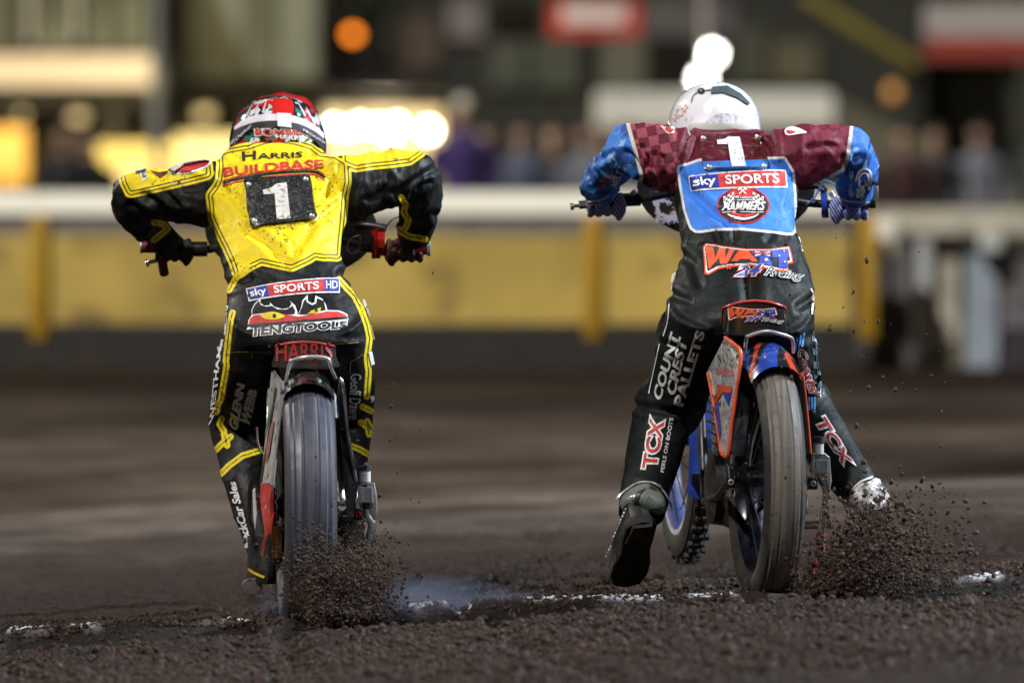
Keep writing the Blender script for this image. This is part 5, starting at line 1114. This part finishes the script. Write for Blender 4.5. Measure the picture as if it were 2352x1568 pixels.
DL = dict(axle_px=702, yaw=4.2, pitch=0, label='speedway motorcycle with blue-grey rear tyre and chrome mudguard under the yellow rider', tyre=tyL, rim=mat('rim_black', (.02,.02,.022), .3, .5), frim=mat('rim_black', (.02,.02,.022)),
  guard=mat('chrome_dirty', (.42,.42,.43), .2, 1, var=.35, vscale=25, dirt=.38, dscale=25), fguard=black_metal, fork=chrome, frame=silver, case=mat('case_grey', (.2,.2,.2), .4, .8, dirt=.4), lip=26, tw=.140, crown=.012,
  seat=((634, 765, 792), (622, 779, 842)), seat_m=mat('seat_black', (.02,.024,.026), .25, dirt=.25, coat=.4), pipe_m=mat('piping_red', (.40,.03,.03), .4), seat_text=seat_text_L,
  loop=px3(z8, ((330,620),(345,430),(385,250),(420,215),(560,185),(745,200),(780,290),(825,390)), (-.02, -.06, -.10, -.11, -.12, -.11, -.10, -.05)),
  panels=[(px3(z8, ((205,330),(240,318),(310,420),(312,560),(300,700),(250,1100),(215,1420),(190,1400),(100,1410),(150,950),(200,500)), (.0, -.05, -.12, -.13, -.13, -.13, -.13, -.1, .16, .16, .14)), mat('panel_silver', (.50,.50,.49), .35, .3, var=.3, vscale=20, dirt=.2, dscale=40), 'side_panel', None),
          (px3(z8, ((190,1410),(215,1420),(190,1568),(230,1700),(205,1880),(150,1920),(100,1600),(100,1410)), (-.08, -.12, -.12, -.11, -.06, -.02, .1, .14)), redp, 'side_panel', None),
          (px3(z8, ((862,400),(905,430),(945,880),(1026,1380),(1000,1400),(860,1000),(830,600)), (-.05, -.06, -.08, -.1, .1, .2, .15)), dkblue, 'side_panel', None)],
  tubes=[(px3(z8, ((862,390),(900,470),(935,870),(985,1150),(1025,1390)), -.085), .0045, chrome, 'panel_edge'), (px3(z8, ((310,415),(312,560),(298,720),(250,1100),(212,1420)), -.14), .0055, silver, 'panel_edge'),
         (px3(z3, ((1325,400),(1325,480)), .0), .015, mat('white_plastic', (.6,.6,.58), .4, dirt=.15), 'stay_cylinder'), (px3(z3, ((1322,372),(1322,402)), .0), .0185, rubber, 'stay_cap'),
         (px3(z3, ((1332,640),(1340,710),(1372,770),(1362,850),(1335,960),(1320,1030)), .02), [.0115]*21, silver, 'stay_pipe'), (px3(z3, ((1330,625),(1334,665)), .02), .015, black_metal, 'pipe_collar'),
         (px3(z3, ((1560,1192),(1640,1185),(1690,1165),(1697,1115)), .3), [.012]*9+[.011, .009, .006, .004], mat('peg_green', (.02,.035,.03), .25, coat=.3), 'footrest'), (px3(z3, ((1470,1190),(1560,1180)), .3), .016, chrome, 'footrest_boss'),
         (px3(z3, ((535,460),(520,560),(520,700),(545,860),(570,960)), .12), .006, black_metal, 'hose'), (px3(z3, ((570,100),(580,220),(620,300)), .15), .003, chrome, 'cable'),
         (px3(z3, ((650,800),(625,900),(612,1000)), .1), .006, mat('hose_red', (.18,.03,.02), .5), 'hose'), (px3(z3, ((700,790),(712,900),(715,1010)), .2), .016, mat('copper', (.45,.20,.08), .25, 1), 'copper_pipe'),
         (px3(z3, ((745,740),(790,745)), .05), .008, black_metal, 'axle_spindle'), (px3(z3, ((1165,740),(1240,735)), .05), .011, black_metal, 'axle_spindle')],
  plates=[(px3(z3, ((1270,505),(1300,488),(1390,488),(1404,560),(1410,700),(1395,745),(1378,700),(1300,640),(1268,625)), .01), .012, silver, 'stay_plate'), (px3(z3, ((1290,520),(1375,520),(1380,630),(1300,625)), -.002), .006, mat('plate_grey', (.22,.23,.25), .4), 'stay_face'),
          (px3(z3, ((1265,760),(1300,740),(1330,790),(1300,880),(1265,870)), .05), .01, silver, 'fork_end'), (px3(z3, ((540,540),(560,520),(572,700),(558,820),(545,700)), .1), .01, mat('oval_white', (.5,.5,.5), .4), 'oval_tag')]
         +[([P(*q, .26) for q in ellipse(*z3(535, 1212), 25, 20, 24)], .012, mat('peg_grey', (.12,.11,.11), .4, .5, dirt=.3), 'footrest_disc')],
  bolts=[((*z3(692, 715), -.03), mat('bolt_red', (.28,.012,.014), .3, .5)), ((*z3(1276, 707), -.03), mat('bolt_red', (.28,.012,.014)))],
  bar=[(326,567,.955),(470,573,.955),(520,560,.98),(655,540,1.02),(790,556,.98),(850,571,.955),(986,571,.955)],
  controls=[([P(324, 567, .953), P(402, 568, .953)], .0165, mat('grip_red', (.14,.012,.014), .6), 'grip'), ([P(322, 567, .953), P(326, 567, .953)], .0185, silver, 'bar_end'), ([P(900, 571, .953), P(982, 571, .953)], .0175, mat('grip_bright', (.33,.018,.018), .5), 'grip'), ([P(981, 571, .953), P(989, 571, .953)], .021, mat('end_white', (.55,.55,.53), .5), 'bar_end'),
    ([P(338, 604, .97), P(395, 590, .97), P(455, 580, .97)], .0055, chrome, 'clutch_lever'), ([P(335, 605, .97), P(341, 603, .97)], .0105, chrome, 'lever_ball'), ([P(372, 585, .94), P(374, 610, .935), P(379, 634, .93)], [.0135]*4+[.0135]*4+[.008], mat('lever_red', (.10,.008,.014), .5), 'decompressor_lever'),
    ([P(438, 572, .95), P(476, 572, .95)], .021, black_metal, 'lever_clamp'), ([P(862, 528, .95), P(864, 594, .95)], .013, mat('throttle_red', (.40,.012,.012), .2, .4, coat=.5), 'throttle_housing'), ([P(868, 560, .94), P(884, 560, .94)], .034, mat('throttle_red', (.4,.01,.01)), 'throttle_drum'),
    ([P(818, 524, .97), P(845, 518, .96), P(886, 526, .95)], .012, black_metal, 'throttle_cable_arm'), ([P(884, 526, .95), P(900, 505, .93), P(918, 497, .9)], .0016, black_metal, 'cable'), ([P(827, 540, .94), P(826, 570, .93), P(810, 582, .93), P(797, 570, .93), P(806, 548, .93), P(826, 540, .93)], .0016, chrome, 'cable')],
  shield=(668, 525, 198, 118, 1.12), shield_m=mat('shield_black', (.010,.010,.011), .3, dirt=.15))
BL, xfL, shL = bike(DL)
# ---- right machine
bluep = mat('royal_gloss', (.02,.05,.30), .2, var=.5, vscale=14, dirt=.12, coat=.8); orp = mat('orange_paint', (.58,.075,.03), .4, dirt=.08)
m, N, L, b = nodes_of('guard_blue_red'); wv = N.new('ShaderNodeTexWave'); wv.inputs['Scale'].default_value = 2.6; wv.inputs['Distortion'].default_value = 9; tc = N.new('ShaderNodeTexCoord'); L.new(tc.outputs['Object'], wv.inputs[0])
c = mix(N, L, mrange(N, L, wv.outputs['Fac'], .35, .4), (.02,.055,.33), (.012,.013,.016)); c = mix(N, L, mrange(N, L, wv.outputs['Fac'], .9, .93), c, (.55,.06,.03)); finish(N, L, b, c, .2, 0, coat=.8, rvar=.06); grb = m
y9 = (-.05, -.12, -.13, -.14, -.14, .0, .06, .12, .18, .10)
DR = dict(axle_px=1757, yaw=8.5, pitch=2.6, label='speedway motorcycle with brown rear tyre and blue and red mudguard under the claret rider', tyre=tyR, rim=mat('rim_navy', (.008,.009,.016), .25, .6), frim=mat('rim_blue', (.008,.018,.10), .6, 0, dirt=.2),
  guard=grb, fguard=bluep, fork=bluep, frame=black_metal, case=mat('case_black', (.02,.02,.022), .4, .4, dirt=.4), lip=31, tw=.112, crown=.020,
  seat=((1663, 1804, 704), (1659, 1810, 767)), seat_m=mat('seat_gloss_black', (.012,.014,.015), .12, coat=.9), pipe_m=mat('piping_orange', (.52,.05,.03), .4), seat_text=lambda bv, seat: None,
  loop=px3(z5, ((1130,1110),(1143,910),(1170,870),(1300,833),(1400,850),(1490,880),(1512,910),(1516,1000)), (-.04, -.10, -.12, -.14, -.14, -.12, -.10, -.08)),
  panels=[(px3(z7, ((360,0),(510,130),(505,300),(440,700),(405,1140),(318,1110),(290,920),(250,700),(190,330),(300,190)), y9), foil, 'side_panel', None),
          (px3(z7, ((1070,200),(1105,190),(1150,700),(1190,1120),(1140,1130),(1090,700)), (-.1, -.11, -.12, -.12, .05, .1)), black_metal, 'side_panel', None),
          (px3(z7, ((510,300),(560,300),(600,620),(560,1140),(420,1140)), (.0, .02, .08, .1, .05)), black_metal, 'inner_guard', None)],
  tubes=[(px3(z7, ((365,0),(440,60),(508,130),(505,300),(470,520),(430,800),(395,1130),(330,1120)), (-.06, -.10, -.13, -.14, -.145, -.145, -.145, -.10)), .0055, orp, 'panel_edge'), (px3(z7, ((190,340),(240,600),(285,880),(318,1110)), (.17, .11, .05, -.01)), .003, orp, 'panel_edge'),
         (px3(z7, ((1110,330),(1140,600),(1165,860),(1188,1120)), -.125), .004, orp, 'panel_edge'),
         (px3(z6, ((1525,440),(1525,520)), .0), .0145, mat('white_plastic', (.6,.6,.58)), 'stay_cylinder'), (px3(z6, ((1525,405),(1525,445)), .0), .0185, rubber, 'stay_cap'),
         (px3(z6, ((1525,660),(1570,730),(1580,800),(1562,930),(1545,1045)), .02), .011, chrome, 'stay_pipe'), (px3(z6, ((1542,1040),(1535,1160),(1512,1320)), .02), [.0125]*5+[.012]*4, mat('pipe_red', (.35,.06,.055), .45, dirt=.35, dscale=50), 'kick_stand'),
         (px3(z6, ((945,760),(945,800)), .02), .013, chrome, 'adjuster_nut'), (px3(z6, ((1440,780),(1435,850),(1440,920)), .05), .008, chrome, 'stay_rod'), (px3(z6, ((1415,990),(1600,985)), .3), .011, chrome, 'footrest'),
         (px3(z6, ((915,530),(935,640),(930,760)), .1), .004, chrome, 'cable'), (px3(z7, ((725,690),(620,1060),(600,1300),(630,1568)), .1), .003, chrome, 'cable'), (px3(z6, ((950,690),(1000,690)), .05), .009, black_metal, 'axle_spindle'), (px3(z6, ((1400,700),(1470,700)), .05), .009, bluep, 'axle_spindle')],
  plates=[(px3(z6, ((1478,530),(1510,510),(1560,508),(1600,540),(1612,700),(1598,762),(1578,690),(1545,660),(1500,690),(1478,640)), .01), .012, silver, 'stay_plate'), (px3(z6, ((1510,560),(1590,560),(1590,650),(1515,650)), -.002), .006, mat('plate_grey', (.22,.23,.25)), 'stay_face'),
          ([P(*q, -.16) for q in ellipse(*z6(1255, 1300), 34, 15, 20, rot=-12)], .012, mat('deflector_red', (.26,.06,.05), .5, dirt=.3, dscale=50), 'dirt_deflector'), (px3(z6, ((1445,650),(1500,690),(1510,740),(1450,760)), .04), .012, chrome, 'fork_end')],
  bolts=[((*z6(947, 705), -.03), silver), ((*z6(1490, 715), -.03), silver)],
  bar=[(1330,471,.95),(1420,462,.95),(1470,458,.97),(1560,440,1.0),(1670,425,1.02),(1800,455,.98),(1880,468,.95),(2006,468,.95)],
  controls=[([P(1345, 466, .955), P(1410, 463, .955)], .0155, rubber, 'grip'), ([P(1910, 469, .953), P(2000, 466, .953)], .0155, rubber, 'grip'), ([P(1998, 466, .953), P(2010, 465, .953)], .0165, black_metal, 'bar_end'),
    ([P(1312, 474, .94), P(1350, 471, .94), P(1390, 468, .94), P(1430, 463, .95)], .0048, chrome, 'clutch_lever'), ([P(1310, 475, .94), P(1318, 474, .94)], .0095, chrome, 'lever_ball'), ([P(1422, 460, .95), P(1470, 458, .96)], .0185, black_metal, 'lever_clamp'),
    ([P(1452, 438, .95), P(1460, 447, .95)], .008, chrome, 'clamp_bolt'), ([P(1886, 470, .948), P(1899, 470, .948)], .030, bluep, 'throttle_drum'), ([P(1892, 440, .948), P(1896, 500, .948)], .010, bluep, 'throttle_housing'), ([P(1833, 430, .96), P(1875, 427, .96), P(1895, 440, .95)], .010, black_metal, 'throttle_cable_arm'),
    ([P(1925, 427, .9), P(1896, 415, .92), P(1885, 430, .93), P(1870, 455, .93), P(1850, 472, .93)], .0028, mat('cable_blue', (.05,.16,.42), .35), 'cable'), ([P(1908, 442, .945), P(1914, 452, .945)], .008, silver, 'clamp_bolt')],
  shield=(1668, 430, 205, 122, 1.12), shield_m=mat('shield_black', (.01,.01,.011)))
BR, xfR, shR = bike(DR)
seatR = [o for o in BR.children if o.name.startswith('seat') and not o.name.startswith('seat_')][0]; sb = bvh_obs([seatR])
watt(lambda zx, zy: z5(1000+(zx-808)*.555, 632+(zy-140)*.46), sb, BR, .6)
shb = bvh_obs([shR]); m, N, L, b = nodes_of('splash'); c = mix(N, L, mrange(N, L, noise(N, L, 45, 4), .46, .5), (.012,.015,.02), (.45,.45,.55)); c = mix(N, L, mrange(N, L, noise(N, L, 28, 3), .6, .62), c, (.02,.06,.34)); c = mix(N, L, mrange(N, L, noise(N, L, 60, 2), .66, .68), c, (.4,.03,.03)); finish(N, L, b, c, .3)
decal('shield_print', poly([zF(*q) for q in ((1220,1090),(1380,1110),(1560,1300),(1620,1540),(1500,1560),(1300,1530),(1270,1300))]), m, shb, shR, .003)
# prints on the foil side panels
pnl = [o for o in BR.children if o.name.startswith('side_panel')]; pb = bvh_obs(pnl)
decal('panel_print', poly([z7(*q) for q in ((290,450),(440,470),(430,530),(345,528),(245,690),(240,610),(300,510))]), orp, pb, pnl[0], .003, 5)
decal('panel_print', poly([z7(*q) for q in ((345,528),(430,530),(400,660))]), blue_p, pb, pnl[0], .0022, 5)
decal('panel_print', poly([z7(*q) for q in ((250,700),(300,560),(310,700),(330,900),(320,1000))]), rbl, pb, pnl[0], .0022, 5)
decal('panel_lettering', tq('WED.CO', [z7(*q) for q in ((275,300),(455,310),(455,370),(275,345))], .02), red_p, pb, pnl[0], .003, 5)
pnl = [o for o in BL.children if o.name.startswith('side_panel')]; pb = bvh_obs(pnl)
decal('panel_print', poly([z8(*q) for q in ((215,830),(245,790),(200,1100),(160,1220),(170,1000))]), mat('faded_red', (.32,.12,.11), .5, dirt=.3, dscale=60), pb, pnl[0], .003, 5)
decal('panel_print', poly([z8(*q) for q in ((165,860),(215,620),(200,760),(150,960))]), mat('faded_green', (.12,.22,.12), .5, dirt=.2), pb, pnl[0], .003, 5)
decal('panel_print', strip([z8(*q) for q in ((255,480),(225,700),(180,980),(140,1200),(110,1400))], 3), black_p, pb, pnl[0], .003, 5)
# ================================================================== FLYING SHALE
flying = mat('flying_shale', (.034,.0165,.0092), .8, var=.85, vscale=55)
def jets(nj, per, cx, cy, a_mu, a_sd, l0, l1, ylo, yhi, seed, smin, smax, jit=.05):   # rays of crumbs leaving the contact patch; angles from vertical, lengths in picture px
    g = np.random.default_rng(seed); pos = []; sz = []; sv = []
    for j in range(nj):
        a = R(float(np.clip(g.normal(a_mu, a_sd), -86, 86))); Lj = g.uniform(l0, l1)*(.45+.55*math.cos(a-R(a_mu))); y0 = g.uniform(ylo, yhi); x0 = cx+g.normal(0, 16); n = int(per*g.uniform(.4, 1.5))
        r = Lj*g.random(n)**1.25; d = np.array([math.sin(a), -.45, math.cos(a)]); d /= np.linalg.norm(d)
        X = x0+r*math.sin(a)+g.normal(0, 1, n)*(2.5+r*jit); Y = cy-r*math.cos(a)+.0009*r*r*.35+g.normal(0, 1, n)*(2.5+r*jit); D_ = y0-r*.0011*g.random(n)+g.normal(0, .02, n)
        s_ = (smin+(smax-smin)*g.random(n)**4)
        q = np.array([P(X[i], Y[i], D_[i])[:] for i in range(n)]); q[:, 2] = np.maximum(q[:, 2], ground_z(q[:, 0], q[:, 1])+.002)
        pos.append(q); sz.append(s_); sv.append(np.tile(d, (n, 1))*g.uniform(0, .95, n)[:, None])
    return np.concatenate(pos), np.concatenate(sz), np.concatenate(sv)
def strays(n, x0, x1, y0, y1, d0, d1, seed):
    g = np.random.default_rng(seed); X = g.uniform(x0, x1, n); Y = y0+(y1-y0)*g.random(n)**.6
    return np.array([P(a, b2, c_)[:] for a, b2, c_ in zip(X, Y, g.uniform(d0, d1, n))]), .0014+.0048*g.random(n)**3, np.tile([.1, -.3, .6], (n, 1))
def spray(parts, label):
    o = clods('flying_shale', np.concatenate([q[0] for q in parts]), np.concatenate([q[1] for q in parts]), flying, np.concatenate([q[2] for q in parts])); return tag(o, label, 'dirt spray', kind='stuff')
spray([jets(170, 80, 765, 1415, 6, 48, 70, 270, -.45, -.10, 5, .0011, .0052), jets(90, 70, 785, 1410, 10, 65, 90, 210, -.55, -.2, 6, .0011, .0055, .09), jets(70, 110, 775, 1405, 8, 50, 90, 290, -.5, -.1, 8, .0006, .0016, .12), jets(40, 50, 800, 1345, 0, 70, 40, 110, -.45, -.15, 7, .0010, .0045, .12), jets(70, 45, 775, 1432, 0, 75, 20, 110, -.55, -.25, 31, .0012, .006, .12), strays(80, 560, 1000, 560, 1380, -.9, -.35, 9)], 'spray of brown shale thrown up by the blue-grey rear tyre on the left')
spray([jets(105, 75, 1885, 1362, 54, 20, 140, 440, -.45, -.05, 15, .0013, .0075, .06), jets(50, 55, 1890, 1362, 74, 10, 150, 330, -.5, -.08, 16, .0012, .006, .05), jets(35, 40, 1850, 1368, 30, 40, 30, 120, -.45, -.1, 17, .0011, .0055, .08), jets(60, 100, 1900, 1350, 50, 30, 120, 380, -.5, -.05, 20, .0006, .0018, .09), jets(45, 40, 1980, 1260, 45, 50, 60, 190, -.4, -.02, 18, .0014, .008, .10), strays(130, 1780, 2190, 480, 1330, -.8, -.2, 19)], 'spray of brown shale thrown up to the right by the brown rear tyre')

def puff(name, c, r, col, d0, d1, sc, label):
    m = bpy.data.materials.new(name); m.use_nodes = True; N, L = m.node_tree.nodes, m.node_tree.links; N.remove(N['Principled BSDF'])
    pv = N.new('ShaderNodeVolumePrincipled'); pv.inputs['Color'].default_value = (*col, 1); L.new(pv.outputs[0], N['Material Output'].inputs['Volume'])
    tc = N.new('ShaderNodeTexCoord'); vl = N.new('ShaderNodeVectorMath'); vl.operation = 'LENGTH'; mp = N.new('ShaderNodeMapping')
    mp.inputs['Location'].default_value = (-1, -1, -1); mp.inputs['Scale'].default_value = (2, 2, 2); L.new(tc.outputs['Generated'], mp.inputs[0]); L.new(mp.outputs[0], vl.inputs[0])
    L.new(math_(N, L, 'MULTIPLY', mrange(N, L, vl.outputs['Value'], .2, 1.0, 1, 0), mrange(N, L, noise(N, L, sc, 3), .38, .66, d0, d1)), pv.inputs['Density'])
    o = MB().ball(c, r, 28, 16).build(name, m); return tag(o, label, 'dust', kind='stuff')
puff('dust_cloud', P(785, 1350, -.25), (.19, .16, .13), (.30, .19, .12), .5, 7, 16, 'brown dust hanging in the spray behind the blue-grey rear tyre')
puff('dust_cloud', P(1985, 1275, -.25), (.27, .18, .17), (.28, .18, .12), .2, 4.5, 13, 'brown dust hanging in the spray right of the brown rear tyre')
# bluish tyre smoke drifting from the left rear tyre
m = bpy.data.materials.new('tyre_smoke'); m.use_nodes = True; N, L = m.node_tree.nodes, m.node_tree.links; N.remove(N['Principled BSDF'])
pv = N.new('ShaderNodeVolumePrincipled'); pv.inputs['Color'].default_value = (.52, .62, .92, 1); L.new(pv.outputs[0], N['Material Output'].inputs['Volume'])
tc = N.new('ShaderNodeTexCoord'); vl = N.new('ShaderNodeVectorMath'); vl.operation = 'LENGTH'; mp = N.new('ShaderNodeMapping'); mp.vector_type = 'POINT'
mp.inputs['Location'].default_value = (-1, -1, -1); mp.inputs['Scale'].default_value = (2, 2, 2); L.new(tc.outputs['Generated'], mp.inputs[0]); L.new(mp.outputs[0], vl.inputs[0])
L.new(math_(N, L, 'MULTIPLY', mrange(N, L, vl.outputs['Value'], .25, 1.0, 1, 0), mrange(N, L, noise(N, L, 9, 3, stretch=(.6, 1, 1.6)), .36, .66, .2, 5.5)), pv.inputs['Density'])
c = P(930, 1385, -.05); o = MB().ball(c, (.42, .30, .085), 28, 16).build('tyre_smoke', m); tag(o, 'thin bluish smoke drifting low right of the blue-grey rear tyre', 'smoke', kind='stuff')
